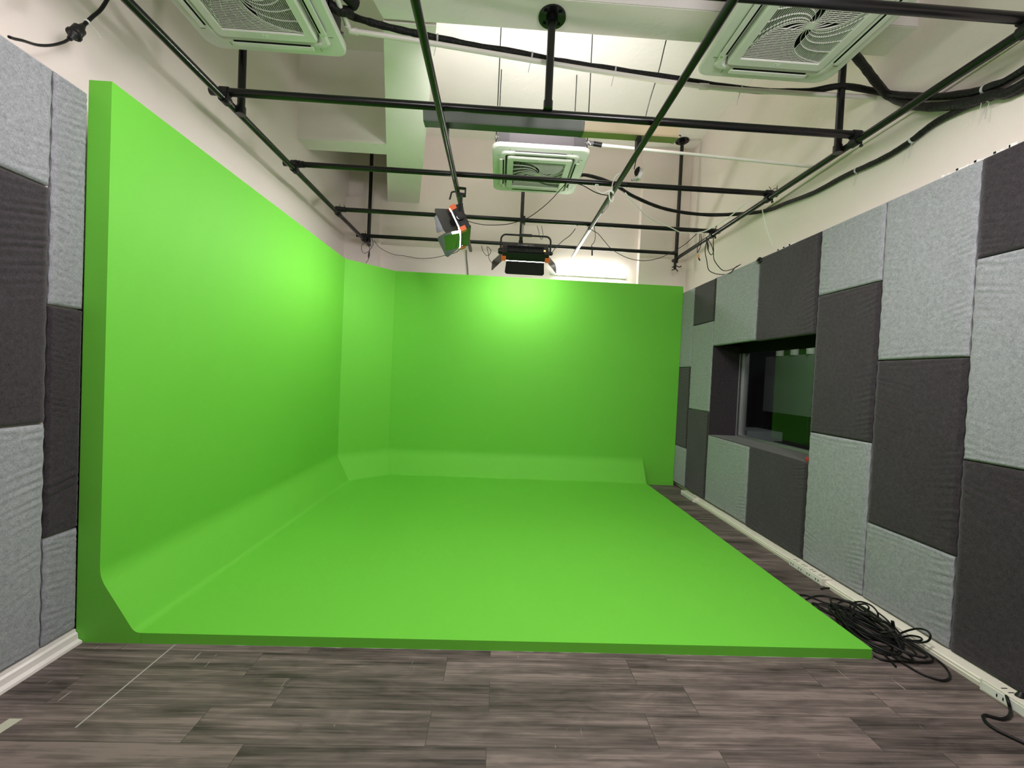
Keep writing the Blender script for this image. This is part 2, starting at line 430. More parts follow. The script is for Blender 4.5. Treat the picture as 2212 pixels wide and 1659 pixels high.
# control room beyond
cr = MB()
cr.box((3.0, 2.3, 0), (5.2, 2.4, 2.8)); cr.box((3.0, 6.0, 0), (5.2, 6.1, 2.8)); cr.box((5.2, 2.3, 0), (5.3, 6.1, 2.8)); cr.box((2.96, 2.3, 2.8), (5.3, 6.1, 2.9)); cr.box((2.96, 2.3, -.1), (5.3, 6.1, 0.0))
struct(cr.build('wall_control_room', plain('dark_room_paint', (0.045, 0.05, 0.055), .8)))
def origin_of(p):
    v = Vector((0, 0, 0))
    while p is not None: v += p.location; p = p.parent
    return v
def part(mb, name, mat, parent, bevel=0.0, label=None, bseg=2):
    off = origin_of(parent)
    mb.v = [tuple(Vector(p) - off) for p in mb.v]
    o = mb.build(name, mat, parent, bevel=bevel, bseg=bseg)
    if label: o['label'] = label
    return o
def thing(mb, name, mat, label, cat, group=None, bevel=0.0):
    c = Vector((0, 0, 0)); n = len(mb.v)
    for p in mb.v: c += Vector(p)
    c /= n; c.z = min(p[2] for p in mb.v)
    mb.v = [tuple(Vector(p) - c) for p in mb.v]
    return tag(mb.build(name, mat, loc=c, bevel=bevel), label, cat, group)

# things seen through the window
db = empty('display_board', (3.64, 4.94, 0), 'grey board standing in the dark control room behind the window', 'board')
part(MB().box((3.62, 4.52, 1.13), (3.66, 5.36, 1.86)), 'panel_face', GREYB, db)
for yy in (4.56, 5.29): part(MB().box((3.63, yy, 0), (3.65, yy + .03, 1.13)), 'leg', BLACKM, db)
for i, y in enumerate((4.60, 4.86, 5.12)):
    m = MB(); m.cyl((3.64, y, 1.862), (3.64, y, 1.98), .045)
    thing(m, 'paper_roll', WPLAS, ('white roll standing on the grey board in the control room, nearest the camera', 'white roll on the middle of the grey board in the control room', 'white roll on the grey board in the control room, farthest from the camera')[i], 'roll', 'white rolls on the control room board')
thing(MB().box((3.05, 3.25, 0.60), (3.45, 4.30, .865)), 'control_desk', BLACKM, 'black glossy desk edge just behind the window pane', 'desk')
bpy.data.objects['control_desk'].data.materials[0] = LEDGREY
m = MB().box((3.05, 3.25, .0), (3.1, 3.3, .6)); 
thing(MB().box((3.1, 4.86, 0), (3.55, 5.35, .9)), 'storage_cabinet', GREYB, 'low pale grey cabinet seen through the far bottom corner of the window', 'cabinet')
red = empty('red_clamp', (2.60, 3.235, .85), 'small red plastic clip with a white tip on the window sill', 'clip')
part(MB().box((2.585, 3.215, .85), (2.640, 3.262, .885)), 'clip_body', RED, red, bevel=.006)
part(MB().box((2.640, 3.235, .862), (2.668, 3.262, .880)), 'tip', WPLAS, red, bevel=.003, label='white plastic tip')

# ------------------------------------------------------------------ the green screen
gs = empty('green_screen_cyclorama', (0, 3.8, 0), 'bright green painted studio cyclorama with side wall, back wall and raised floor', 'green screen')
HG, ZF = 2.813, 0.055
GY0, GYB, GX0, GX1 = 2.088, 5.603, -1.970, 2.097
def cove_profile(d0=0.178, zc=0.335):
    """(distance from wall, height) from the top of the cove to the floor, both bends rounded"""
    pts = []
    a, b_ = Vector((0, zc)), Vector((d0, ZF))
    dv = (b_ - a).normalized()
    def bend(p, din, dout, r, n=7):
        s = p - din * r; e = p + dout * r
        return [s.lerp(p, t).lerp(p.lerp(e, t), t) for t in [k / n for k in range(n + 1)]]
    pts += bend(a, Vector((0, -1)), dv, 0.055)
    pts += bend(b_, dv, Vector((1, 0)), 0.032)
    return [(p.x, p.y) for p in pts]
CP = cove_profile()
# side wall: solid end profile swept to the corner
ex = [(GX0 + d, z) for d, z in CP]
poly = [(-2.080, 0), (-2.080, HG), (GX0, HG)] + ex + [(ex[-1][0], 0)]
ec = 5.113
m = MB(); n = len(poly)
def corner_y(x):   # mitre with the 45 degree corner panel, halving the 45 degree turn
    return ec + (x - GX0) * -math.tan(math.radians(22.5))
v0 = [(x, GY0, z) for x, z in poly]; v1 = [(x, corner_y(max(x, GX0)) , z) for x, z in poly]
m.add(v0, [tuple(range(n))]); m.add(v1, [tuple(range(n - 1, -1, -1))])
m.add(v0 + v1, [(i, i + n, (i + 1) % n + n, (i + 1) % n) for i in range(n)], False)
sw = part(m, 'side_wall', GREEN, gs)
for p in sw.data.polygons: 
    if len(p.vertices) == 4: p.use_smooth = False
# corner panel and its cove
A, B = Vector((GX0, ec)), Vector((-1.472, GYB))
dirv = (B - A).normalized(); nrm = Vector((dirv.y, -dirv.x))
def sweep_wall(P0, P1, m0, m1, nv, name, back=.09, base=None):
    """wall with cove between two mitred ends; m0, m1: shift along the wall per unit of distance from it"""
    d_ = (P1 - P0).normalized()
    prof = [(-back, 0), (-back, HG), (0, HG)] + CP + [(CP[-1][0], 0)]
    m = MB(); n = len(prof)
    r0 = [P0 + nv * d + d_ * (m0 * max(d, 0)) for d, z in prof]; r1 = [P1 + nv * d + d_ * (m1 * max(d, 0)) for d, z in prof]
    v0 = [(p.x, p.y, z) for p, (d, z) in zip(r0, prof)]; v1 = [(p.x, p.y, z) for p, (d, z) in zip(r1, prof)]
    m.add(v0, [tuple(range(n))]); m.add(v1, [tuple(range(n - 1, -1, -1))])
    m.add(v0 + v1, [(i, i + n, (i + 1) % n + n, (i + 1) % n) for i in range(n)], False)
    return part(m, name, GREEN, gs)
tq = math.tan(math.radians(22.5))
sweep_wall(A, B, tq, -tq, nrm, 'corner_panel')
# back wall to the right edge, cove stopping where the floor stops
m = MB(); 
m.box((-1.50, GYB, 0.0), (2.545, GYB + .095, HG)); 
part(m, 'back_wall', GREEN, gs)
m = MB().box((GX1, GYB-.012, 0), (2.545, GYB - .0005, .052)); part(m, 'base_strip', GREEN, gs)
prof = CP + [(CP[-1][0], 0.0), (0.0005, 0.0)]
n = len(prof)
v0 = [(B.x + tq * d, GYB - d, z) for d, z in prof]; v1 = [(GX1 - .004, GYB - d, z) for d, z in prof]
m = MB(); m.add(v0, [tuple(range(n))]); m.add(v1, [tuple(range(n - 1, -1, -1))]); m.add(v0 + v1, [(i, i + n, (i + 1) % n + n, (i + 1) % n) for i in range(n)], False)
part(m, 'cove', GREEN, gs)
# raised floor
dF = CP[-1][0]
fx0 = GX0 + dF
pA = A + nrm * dF; pB = B + nrm * dF
poly = [(fx0, GY0), (GX1, GY0), (GX1, GYB - dF), (B.x + tq * dF, GYB - dF), (fx0, corner_y(fx0))]
m = MB().prism(poly, 'z', 0, ZF)
part(m, 'raised_floor', GREEN, gs, bevel=.003)
m = MB(); prof = []; xx = -1.60
while xx < 2.06:
    prof.append((xx, GY0 - max(.0004, random.uniform(-.004, .0045)))); xx += random.uniform(.015, .06)
m.prism([(-1.60, GY0)] + prof + [(2.06, GY0)], 'z', 0, .0022)
part(m, 'sealant_bead', plain('old_sealant', (.30, .29, .25), .8), gs)

# ------------------------------------------------------------------ pipe grid under the ceiling
ZRL, ZCB, RP = 3.262, 3.311, 0.0243      # rails hang just under the cross bars
def pipe(a, b_, name, label, cat, group, r=RP):
    m = MB(); a, b_ = Vector(a), Vector(b_)
    m.cyl(a, b_, r, 20)
    return thing(m, name, BLACK, label, cat, group)
def capped(o, pts, r, mat=BLACK):
    pass
XRL = (-1.962, -0.487, 1.022, 2.515)
YCB = (1.925, 2.880, 3.825, 4.838, 5.735)
for x, y0, y1, lb in ((XRL[0], -1.0, 5.98, 'long black ceiling pipe running above the green side wall'),
                      (XRL[1], -1.0, 5.98, 'long black ceiling pipe that carries the light facing the green side wall'),
                      (XRL[3], -1.0, 5.93, 'long black ceiling pipe running beside the right wall')):
    pipe((x, y0, ZRL), (x, y1, ZRL), 'ceiling_rail', lb, 'pipe', 'black pipes running into the room')
r2 = empty('ceiling_rail', (XRL[2], 3.0, ZRL), 'long ceiling pipe right of the middle whose far end is bare grey metal', 'pipe', 'black pipes running into the room')
part(MB().cyl((XRL[2], -1.0, ZRL), (XRL[2], 4.86, ZRL), RP, 20), 'painted_tube', BLACK, r2)
part(MB().cyl((XRL[2], 4.86, ZRL), (XRL[2]+.004, 6.0, ZRL), RP*.97, 20), 'bare_end', ALU, r2, label='unpainted grey metal end')
for y, lb in zip(YCB, ('black cross pipe nearest the camera, crossing the top right corner', 'thick black cross pipe in front of the middle air conditioner, under the two battens',
                       'black cross pipe passing just below the middle air conditioner', 'black cross pipe that the back light hangs from', 'farthest black cross pipe, close to the back wall')):
    pipe((XRL[0] - .10 if y != YCB[3] else XRL[0] - .02, y, ZCB), (XRL[3] + (.06 if y < 5 else -.03), y, ZCB), 'ceiling_crossbar', lb, 'pipe', 'black cross pipes', RP if y != YCB[1] else .0262)
def hanger(x, y, z0, z1, label, r=.025, plate=True):
    e = empty('ceiling_hanger', (x, y, z0), label, 'hanging pole', 'black poles holding the pipe grid')
    part(MB().cyl((x, y, z0), (x, y, z1 - .004), r, 18), 'pole', BLACK, e)
    if plate:
        m = MB(); m.cyl((x, y, z1 - .012), (x, y, z1), .095, 24); m.cyl((x, y, z1 - .05), (x, y, z1 - .012), .04, 18)
        for k in range(4):
            a = PI / 4 + k * PI / 2; m.cyl((x + .07*math.cos(a), y + .07*math.sin(a), z1 - .024), (x + .07*math.cos(a), y + .07*math.sin(a), z1 - .012), .012, 6)
        part(m, 'flange', BLACK, e)
    m = MB(); m.cyl((x, y, z0 - .004), (x, y, z0 + .05), r + .006, 18)
    part(m, 'foot_collar', BLACK, e)
    return e
hanger(0.262, 2.835, 3.318, ZB, 'thick black pole hanging from a round flange under the cross beam', r=.027)
hanger(-1.93, 3.00, 3.24, ZC, 'black pole from the top left air conditioner down to the pipe over the green wall')
hanger(2.475, 2.985, 3.24, ZC, 'black pole between the front right air conditioner and the pipe by the right wall')
hanger(-1.915, 5.80, 3.24, ZC, 'thin black pole in the far left corner above the green corner')
hanger(2.500, 5.80, 3.20, ZC, 'thin black pole in the far right corner with a wing clamp at its foot')
hanger(0.232, 5.69, 3.30, ZC, 'thin black pole behind the back light')
# pipe clamps at the crossings
def coupler(x, y, label, tails=0, seed=0):
    rnd = random.Random(seed)
    e = empty('pipe_clamp', (x, y, ZRL), label, 'clamp', 'clamps and ties at the pipe crossings')
    m = MB(); m.cyl((x, y - .028, ZRL), (x, y + .028, ZRL), RP + .0085, 18); m.cyl((x - .028, y, ZCB), (x + .028, y, ZCB), RP + .0085, 18)
    part(m, 'clamp_bands', BLACKM, e)
    m = MB(); m.cyl((x + .03, y - .018, ZRL - .035), (x + .03, y - .018, ZCB + .02), .006, 8); m.cyl((x + .03, y - .018, ZRL - .042), (x + .03, y - .018, ZRL - .03), .011, 6)
    part(m, 'bolt', BLACKM, e)
    if tails:
        m = MB()
        for k in range(tails):
            a = rnd.uniform(0, 6.28); l = rnd.uniform(.06, .12)
            p = Vector((x + rnd.uniform(.0, .09), y - .03, ZCB - rnd.uniform(-.02, .05)))
            q = p + Vector((l * math.cos(a) * .5, -.03, l * math.sin(a) * .6))
            m.tube([p, (p + q) / 2 + Vector((0, 0, .01)), q], .003, 6)
        m.cyl((x + .03, y, ZCB), (x + .085, y, ZCB), RP + .005, 14)
        part(m, 'cable_ties', BLACKM, e)
    return e
coupler(XRL[0], YCB[1], 'black clamp joining the thick cross pipe to the pipe above the green side wall', 0, 1)
coupler(XRL[0], YCB[2], 'clamp with cable ties at the left end of the middle air conditioner\'s cross pipe', 6, 2)
coupler(XRL[0], YCB[3], 'clamp at the left end of the cross pipe that carries the back light', 3, 3)
coupler(XRL[0], YCB[4], 'clamp above the green corner at the end of the left pipe', 2, 4)
coupler(XRL[3], YCB[0], 'clamp wrapped in black tape in the top right corner', 8, 5)
coupler(XRL[3], YCB[1], 'clamp joining the thick cross pipe to the pipe by the right wall', 0, 6)
coupler(XRL[3], YCB[2], 'clamp with ties at the right end of the cross pipe below the middle air conditioner', 4, 7)
coupler(XRL[3], YCB[3], 'clamp with ties and hanging cables at the right end of the back light pipe', 5, 8)
wc = empty('wing_clamp', (2.49, 5.80, 3.16), 'small black wing clamp with silver bolts at the foot of the far right pole', 'clamp')
m = MB(); m.cyl((2.49, 5.80, 3.10), (2.49, 5.80, 3.20), .02, 12); m.tube([(2.44, 5.78, 3.12), (2.49, 5.78, 3.15), (2.55, 5.78, 3.13), (2.575, 5.78, 3.15)], .008, 8); m.tube([(2.44, 5.78, 3.08), (2.49, 5.78, 3.11), (2.53, 5.78, 3.07)], .007, 8)
part(m, 'wings', BLACKM, wc)
m = MB(); m.cyl((2.565, 5.77, 3.105), (2.575, 5.77, 3.125), .007, 8); part(m, 'bolt', STEEL, wc, label='silver bolt'); m = MB(); m.cyl((2.495, 5.78, 3.035), (2.495, 5.78, 3.085), .006, 8)
part(m, 'bolt', STEEL, wc, label='silver bolt')

# ------------------------------------------------------------------ cassette air conditioners
CLIPGREY = plain('clip_mark_grey', (.12, .12, .11), .8)  # grey of the small clip marks on the panel corners
def swirl(f, s_, k):
    """point of the swirling grille: f in -1..1 along edge k, s_ from 1 (edge) to 0 (centre)"""
    R0 = math.hypot(1, f); a0 = math.atan2(-1, f)
    a = a0 + math.radians(78) * (1 - s_) ** 1.25 + k * PI / 2
    # keep square near the rim, round near the centre
    return Vector((R0 * s_ * math.cos(a), R0 * s_ * math.sin(a)))
def make_ac():
    root = empty('cassette_air_conditioner', (0, 0, 0))
    HX = .468
    # outer panel: rounded square ring, stepped up in the middle
    m = MB()
    rings = [(HX, .085, .034), (HX, .085, .008), (HX - .012, .076, 0.0), (.385, .05, -.002), (.372, .05, -.016), (.350, .045, -.018), (.342, .04, -.010), (.335, .04, .03)]
    N = 28
    vs = []
    for hx, r, z in rings: vs += [(x, y, z) for x, y in rsq(hx, hx, r)]
    n = len(rsq(1, 1, .1))
    fs = [(j*n+i, j*n+(i+1)%n, (j+1)*n+(i+1)%n, (j+1)*n+i) for j in range(len(rings)-1) for i in range(n)]
    m.add(vs, [f[::-1] for f in fs], False)
    m.add([(x, y, .034) for x, y in rsq(HX, HX, .085)], [tuple(range(n))])
    part(m, 'outer_panel', WPLAS, root)
    # air slots and their flaps
    for k in range(4):
        M = Matrix.Rotation(k * PI / 2, 4, 'Z')
        m = MB().box((-.25, -.395, -.004), (.25, -.352, -.0195), M); part(m, 'air_slot', DARKVOID, root)
        m = MB(); m.box((-.262, -.398, -.010), (.262, -.365, -.024), M)
        part(m, 'air_flap', WPLAS, root, bevel=.004)
    # intake frame
    m = MB(); rings = [(.322, .03, .02), (.322, .03, -.024), (.312, .028, -.032), (.262, .006, -.032), (.256, .004, -.012)]
    vs = []
    for hx, r, z in rings: vs += [(x, y, z) for x, y in rsq(hx, hx, r)]
    fs = [(j*n+i, j*n+(i+1)%n, (j+1)*n+(i+1)%n, (j+1)*n+i) for j in range(len(rings)-1) for i in range(n)]
    m.add(vs, [f[::-1] for f in fs], False)
    part(m, 'intake_frame', WPLAS, root)
    part(MB().box((-.27, -.27, .008), (.27, .27, .014)), 'filter_mesh', DARKVOID, root)
    # swirling grille
    m = MB(); G = .258; zt, zb = -.016, -.024
    def bar(p, q, w_):
        p = Vector(p); q = Vector(q); d = (q - p)
        if d.length < 1e-4: return
        nn = Vector((-d.y, d.x)).normalized() * w_
        vs = []
        for z in (zb, zt):
            for s_ in (p - nn, q - nn, q + nn, p + nn): vs.append((s_.x * G, s_.y * G, z))
        m.add(vs, [(0,1,2,3),(7,6,5,4),(0,4,5,1),(1,5,6,2),(2,6,7,3),(3,7,4,0)])
    steps = [1 - i / 26 for i in range(25)]
    for k in range(4):
        cl = [swirl(-1, s_, 0) for s_ in steps]; crv = [swirl(1, s_, 0) for s_ in steps]
        def cross(c, d):
            for a, b_ in zip(c[:-1], c[1:]):
                if (a.y - d) * (b_.y - d) <= 0 and abs(a.y - b_.y) > 1e-9:
                    t = (d - a.y) / (b_.y - a.y); return a.lerp(b_, t).x
            return None
        Rk = lambda p: (p[0]*math.cos(k*PI/2) - p[1]*math.sin(k*PI/2), p[0]*math.sin(k*PI/2) + p[1]*math.cos(k*PI/2))
        for i in range(1, 26):
            d = -1 + i * .046
            if d > 0.15: break
            xa, xb = cross(cl, d), cross(crv, d)
            if xb is None: xb = 1.0
            if xa is None: continue
            if xb - xa > .03: bar(Rk((xa, d)), Rk((xb, d)), .0034)
        for f in (-1, -.66, -.33, 0, .33, .66):
            c = [swirl(f, s_, k) for s_ in steps]
            for a, b_ in zip(c[:-1], c[1:]): bar(a, b_, .006 if f == -1 else .003)
    bar((-.1, 0), (.1, 0), .09); 
    part(m, 'grille', WPLAS, root)
    # small pale maker's mark on the frame and clip marks on the corners
    m = MB(); 
    for a, b_ in (((-.018, .292), (-.018, .276)), ((-.018, .276), (-.006, .276)), ((.002, .292), (.014, .292)), ((.014, .292), (.004, .276)), ((.004, .276), (.018, .276))):
        p, q = Vector(a), Vector(b_); lo = (min(p.x, q.x) - .0016, min(p.y, q.y) - .0016, -.0335); hi = (max(p.x, q.x) + .0016, max(p.y, q.y) + .0016, -.0318)
        m.box(lo, hi)
    part(m, 'maker_mark', plain('bright_white_ink', (.9, .9, .9), .5), root)
    m = MB()
    for k in range(4):
        M = Matrix.Rotation(k * PI / 2, 4, 'Z')
        for sx in (-.30, .297): part(MB().box((sx, .392, -.0028), (sx + .003, .42, .0), M), 'clip_mark', CLIPGREY, root)
    # sheet metal body above
    bd = part(MB().box((-.42, -.42, .03), (.42, .42, .225)), 'body', GALV, root, bevel=.004)
    for sx in (-1, 1):
        for sy in (-1, 1):
            m = MB(); m.box((sx*.36 - .05, sy*.423 - .004, .03), (sx*.36 + .05, sy*.423 + .004, .225))
            b_ = part(m, 'corner_bracket', plain('darker_zinc', (.06, .057, .06), .55, .1), bd) if (sx, sy) == (-1, -1) else part(m, 'corner_bracket', bpy.data.materials['darker_zinc'], bd)
            m = MB(); m.box((sx*.43 - .02, sy*.405 - .018, .10), (sx*.43 + .02, sy*.405 + .018, .106)); m.cyl((sx*.435, sy*.405, .086), (sx*.435, sy*.405, .122), .012, 6)
            part(m, 'hanging_lug', STEEL, bd)
    return root
def copy_tree(o, parent=None):
    c = o.copy(); COL.objects.link(c)
    if parent is not None: c.parent = parent
    for ch in list(o.children): copy_tree(ch, c)
    return c
bpy.context.view_layer.update()
ac1 = make_ac()
bpy.context.view_layer.update()
ac2 = copy_tree(ac1); ac3 = copy_tree(ac1)
ACG = 'white ceiling cassette air conditioners'
for o, loc, rz, lb in ((ac1, (-1.595, 2.415, 3.60), 0, 'white ceiling air conditioner at the top left with a white drain pipe beside it'),
                       (ac2, (0.315, 4.285, 3.60), PI, 'white ceiling air conditioner in the middle of the ceiling, hung on four rods'),
                       (ac3, (1.735, 2.345, 3.60), 0, 'white ceiling air conditioner at the top right, partly behind the nearest cross pipe')):
    o.location = loc; o.rotation_euler = (0, 0, rz); tag(o, lb, 'air conditioner', ACG)
def rod(x, y, z0, z1, label, r=.0052):
    return thing(MB().cyl((x, y, z0), (x, y, z1), r, 8), 'threaded_rod', BLACKM, label, 'rod', 'thin rods holding the middle air conditioner')
rod(-.12, 3.875, 3.66, ZC, 'thin black rod at the front left corner of the middle air conditioner')
rod(.75, 3.875, 3.66, ZC, 'thin black rod at the front right corner of the middle air conditioner')
rod(-.12, 4.695, 3.66, ZC, 'thin black rod at the back left corner of the middle air conditioner')
rod(.75, 4.695, 3.66, ZC, 'thin black rod at the back right corner of the middle air conditioner')

# ------------------------------------------------------------------ film lights with barn doors
def film_light(loc, yaw, tilt, doors, clampz, label, sidex=0.0, glow=None):
    """X: long side, Y: beam, Z: up. doors: opening angles bottom, top, -X end, +X end"""
    root = empty('led_panel_light', loc, label, 'film light', 'black LED film lights')
    root.rotation_euler = (Matrix.Rotation(yaw, 3, 'Z') @ Matrix.Rotation(-tilt, 3, 'X')).to_euler()
    Lx, Hz, D = .275, .118, .05
    def pt(mb, name, mat, par=root, **k):
        o = mb.build(name, mat, par, bevel=k.get('bevel', 0)); 
        if 'label' in k: o['label'] = k['label']
        return o
    m = MB(); m.box((-Lx, -D, -Hz), (Lx, D * .55, Hz))
    for i in range(9): m.box((-.2 + i * .05 - .004, -D - .012, -.085), (-.2 + i * .05 + .004, -D, .02))
    m.box((-.22, -D - .016, -.10), (.22, -D, -.085)); m.box((-.22, -D - .016, .02), (.22, -D, .032))
    body = pt(m, 'body', BLACKM, bevel=.004)
    m = MB(); m.box((-Lx + .012, D * .55, -Hz), (Lx - .012, D, -Hz + .01)); m.box((-Lx + .012, D * .55, Hz - .01), (Lx - .012, D, Hz)); m.box((-Lx, D * .55, -Hz), (-Lx + .012, D, Hz)); m.box((Lx - .012, D * .55, -Hz), (Lx, D, Hz))
    pt(m, 'front_rim', BLACKM, body)
    pt(MB().box((-Lx + .013, D * .55 + .001, -Hz + .011), (Lx - .013, D + .012, Hz - .011)), 'diffuser', glow or LEDWHITE, label='glowing white diffuser')
    for sx in (-1, 1):
        for sz in (-1, 1):
            x0, x1 = sorted((sx * (Lx - .045), sx * (Lx + .010))); z0, z1 = sorted((sz * (Hz - .035), sz * (Hz + .010)))
            m = MB(); m.box((x0, -.005, z0), (x1, D + .004, z1))
            pt(m, 'corner_guard', ORANGE, bevel=.004, label='orange corner guard')
    # control panel on the back: white characters, amber key
    m = MB(); m.box((-.10, -D - .004, .045), (.10, -D, .10)); cp = pt(m, 'control_panel', LEDGREY, body)
    m = MB()
    for i, x in enumerate((-.055, -.030, -.015, 0, .012, .045)): m.box((x, -D - .0055, .066 + (i % 2) * .006), (x + .008, -D - .0038, .076))
    pt(m, 'panel_characters', plain('panel_ink', (.7, .7, .7), .5) if 'panel_ink' not in bpy.data.materials else bpy.data.materials['panel_ink'], body)
    pt(MB().box((Lx - .062, -D - .010, -.055), (Lx - .040, -D, -.033)), 'amber_key', AMBER, bevel=.002, label='glowing amber key')
    # barn doors
    def door(name, hinge, along, out, ang, half, taper, depth=.17):
        hinge, along, out = Vector(hinge), Vector(along), Vector(out)
        d = Vector((0, 1, 0)) * math.cos(ang) + out * math.sin(ang)
        nn = along.cross(d).normalized() * .0012
        a = hinge + along * -half; b_ = hinge + along * half
        c = hinge + along * (half + taper) + d * depth; e = hinge - along * (half + taper) + d * depth
        q = [a, b_, b_ + d * (depth - .02) + along * taper, hinge + along * (half + taper - .02) + d * depth, hinge - along * (half + taper - .02) + d * depth, a + d * (depth - .02) - along * taper]
        m = MB(); k = len(q)
        vs = [p + nn for p in q] + [p - nn for p in q]
        m.add(vs, [tuple(range(k)), tuple(range(2*k - 1, k - 1, -1))] + [(i, i + k, (i + 1) % k + k, (i + 1) % k) for i in range(k)])
        m.cyl(hinge + along * -half * .8, hinge + along * half * .8, .005, 8)
        return pt(m, 'barn_door', LEDGREY, label=name)
    door('bottom barn door flap', (0, D + .013, -Hz + .004), (1, 0, 0), (0, 0, -1), doors[0], Lx - .050, .012, .15)
    door('top barn door flap', (0, D + .013, Hz - .004), (1, 0, 0), (0, 0, 1), doors[1], Lx - .050, .012, .15)
    door('end barn door flap', (-Lx + .004, D + .013, 0), (0, 0, 1), (-1, 0, 0), doors[2], Hz - .012, .012, .19)
    door('end barn door flap', (Lx - .004, D + .013, 0), (0, 0, 1), (1, 0, 0), doors[3], Hz - .012, .012, .19)
    # yoke: vertical in the room, so turned back by the tilt
    Ry = Matrix.Rotation(tilt, 4, 'X')
    yk = Lx + .022; yt = .20
    path = [(-yk, 0, -.02), (-yk, 0, yt - .06)] + [(-yk + .06 - .06*math.cos(a), 0, yt - .06 + .06*math.sin(a)) for a in [PI/2 * i / 6 for i in range(1, 7)]] + [(yk - .06 + .06*math.sin(a), 0, yt - .06 + .06*math.cos(a)) for a in [PI/2 * i / 6 for i in range(0, 7)]] + [(yk, 0, -.02)]
    m = MB(); m.tube([Ry @ Vector(p) for p in path], .011, 10); yoke = pt(m, 'yoke', BLACKM)
    m = MB(); m.box((-.07, -.018, yt - .012), (.07, .018, yt + .014), Ry); pt(m, 'yoke_bridge', BLACKM, yoke, bevel=.003)
    for sx in (-1, 1):
        m = MB(); m.cyl((sx * (Lx + .002), 0, 0), (sx * (yk + .020), 0, 0), .036 if sx < 0 else .022, 24); m.cyl((sx * (yk + .020), 0, 0), (sx * (yk + .030), 0, 0), .028 if sx < 0 else .014, 24)
        pt(m, 'tilt_knob', BLACKM, bevel=.002)
    # spigot and clamp up to the pipe
    m = MB()
    m.cyl(Ry @ Vector((sidex, 0, yt + .01)), Ry @ Vector((sidex, 0, clampz - .03)), .014, 14)
    sp = pt(m, 'spigot', STEEL)
    m = MB(); m.box((sidex - .028, -.035, clampz - .045), (sidex + .028, .035, clampz - .022), Ry)
    m.box((sidex - .024, -.043, clampz - .045), (sidex + .024, -.028, clampz + .032), Ry); m.box((sidex - .024, .028, clampz - .045), (sidex + .024, .043, clampz + .032), Ry); m.box((sidex - .024, -.043, clampz + .026), (sidex + .024, .043, clampz + .036), Ry)
    pt(m, 'pipe_hook', BLACKM, bevel=.003)
    m = MB(); m.cyl(Ry @ Vector((sidex, .03, clampz - .01)), Ry @ Vector((sidex, .085, clampz - .01)), .008, 10); m.tube([Ry @ Vector(p) for p in ((sidex, .08, clampz - .01), (sidex, .10, clampz - .02), (sidex, .115, clampz - .09))], .009, 10)
    pt(m, 'locking_lever', BLACKM)
    return root
D2R = math.radians
lt1 = film_light((-0.445, 4.07, 2.905), PI / 2 + .10, D2R(28), (D2R(-11), D2R(1), D2R(40), D2R(35)), ZRL - 2.905, 'black LED film light facing the green side wall, its grey flaps seen side on', glow=LEDBRIGHT)
lt2 = film_light((0.258, 4.838, 2.930), 0, D2R(45), (D2R(18), D2R(30), D2R(42), D2R(42)), ZCB - 2.930, 'black LED film light in front of the green back wall, seen from behind', sidex=-.045)
# ------------------------------------------------------------------ light fittings
bt = empty('batten_light', (0, 3.19, 3.39), 'long grey upward-facing batten light above the thick cross pipe', 'batten light', 'upward-facing batten lights')
def batten(e, x0, x1, y, z, mat):
    # a steel trough lying on its back: the tube inside shines up at the ceiling
    prof = [(y - .040, z), (y + .040, z), (y + .068, z + .062), (y + .062, z + .062), (y + .034, z + .008), (y - .034, z + .008), (y - .062, z + .062), (y - .068, z + .062)]
    m = MB(); n = len(prof)
    v0 = [(x0, p[0], p[1]) for p in prof]; v1 = [(x1, p[0], p[1]) for p in prof]
    m.add(v0 + v1, [(i, (i + 1) % n, (i + 1) % n + n, i + n) for i in range(n)])
    part(m, 'trough', mat, e)
    for xa, xb in ((x0 - .006, x0 + .02), (x1 - .02, x1 + .006)):
        part(MB().prism([(y - .042, z - .002), (y + .042, z - .002), (y + .070, z + .064), (y - .070, z + .064)], 'x', xa, xb), 'end_cap', mat, e, bevel=.002)
    part(MB().cyl((x0 + .022, y, z + .034), (x1 - .022, y, z + .034), .013, 12), 'tube', TUBEUP, e, label='lit tube facing the ceiling')
    for xx in XRL[1:3]:
        if x0 < xx < x1: part(MB().box((xx - .016, y - .03, ZRL + RP - .002), (xx + .016, y + .03, z + .001)), 'support_foot', BLACKM, e)
batten(bt, -.655, .572, 3.19, 3.372, BATTEN)
bt2 = empty('batten_light', (0, 3.19, 3.39), 'shorter batten light, coloured tan for warm light, hanging right of the long grey one', 'batten light', 'upward-facing batten lights')
batten(bt2, .586, 1.318, 3.19, 3.372, WARMLIT)
m = MB(); m.tube([(1.32, 3.18, 3.40), (1.345, 3.17, 3.405), (1.355, 3.17, 3.395)], .004, 6); part(m, 'end_wire', BLACKM, bt2)

wt = empty('tube_light', (1.28, 6.05, 3.0), 'glowing white tube light on the back wall just above the green back wall', 'tube light')
(ax, ay, az), (bx, by, bz) = (0.7066, 6.0600, 3.0088), (1.8581, 6.0600, 3.0430)
zt = 3.025
part(MB().box((.72, 6.055, zt - .03), (1.86, 6.098, zt + .022)), 'housing', WPLAS, wt, bevel=.004)
m = MB(); m.cyl((.80, 6.045, zt), (1.845, 6.045, zt), .026, 16); part(m, 'tube', TUBE, wt)
m = MB(); m.box((.70, 6.03, zt - .022), (.795, 6.07, zt + .014)); part(m, 'end_cap', WPLAS, wt, bevel=.003)

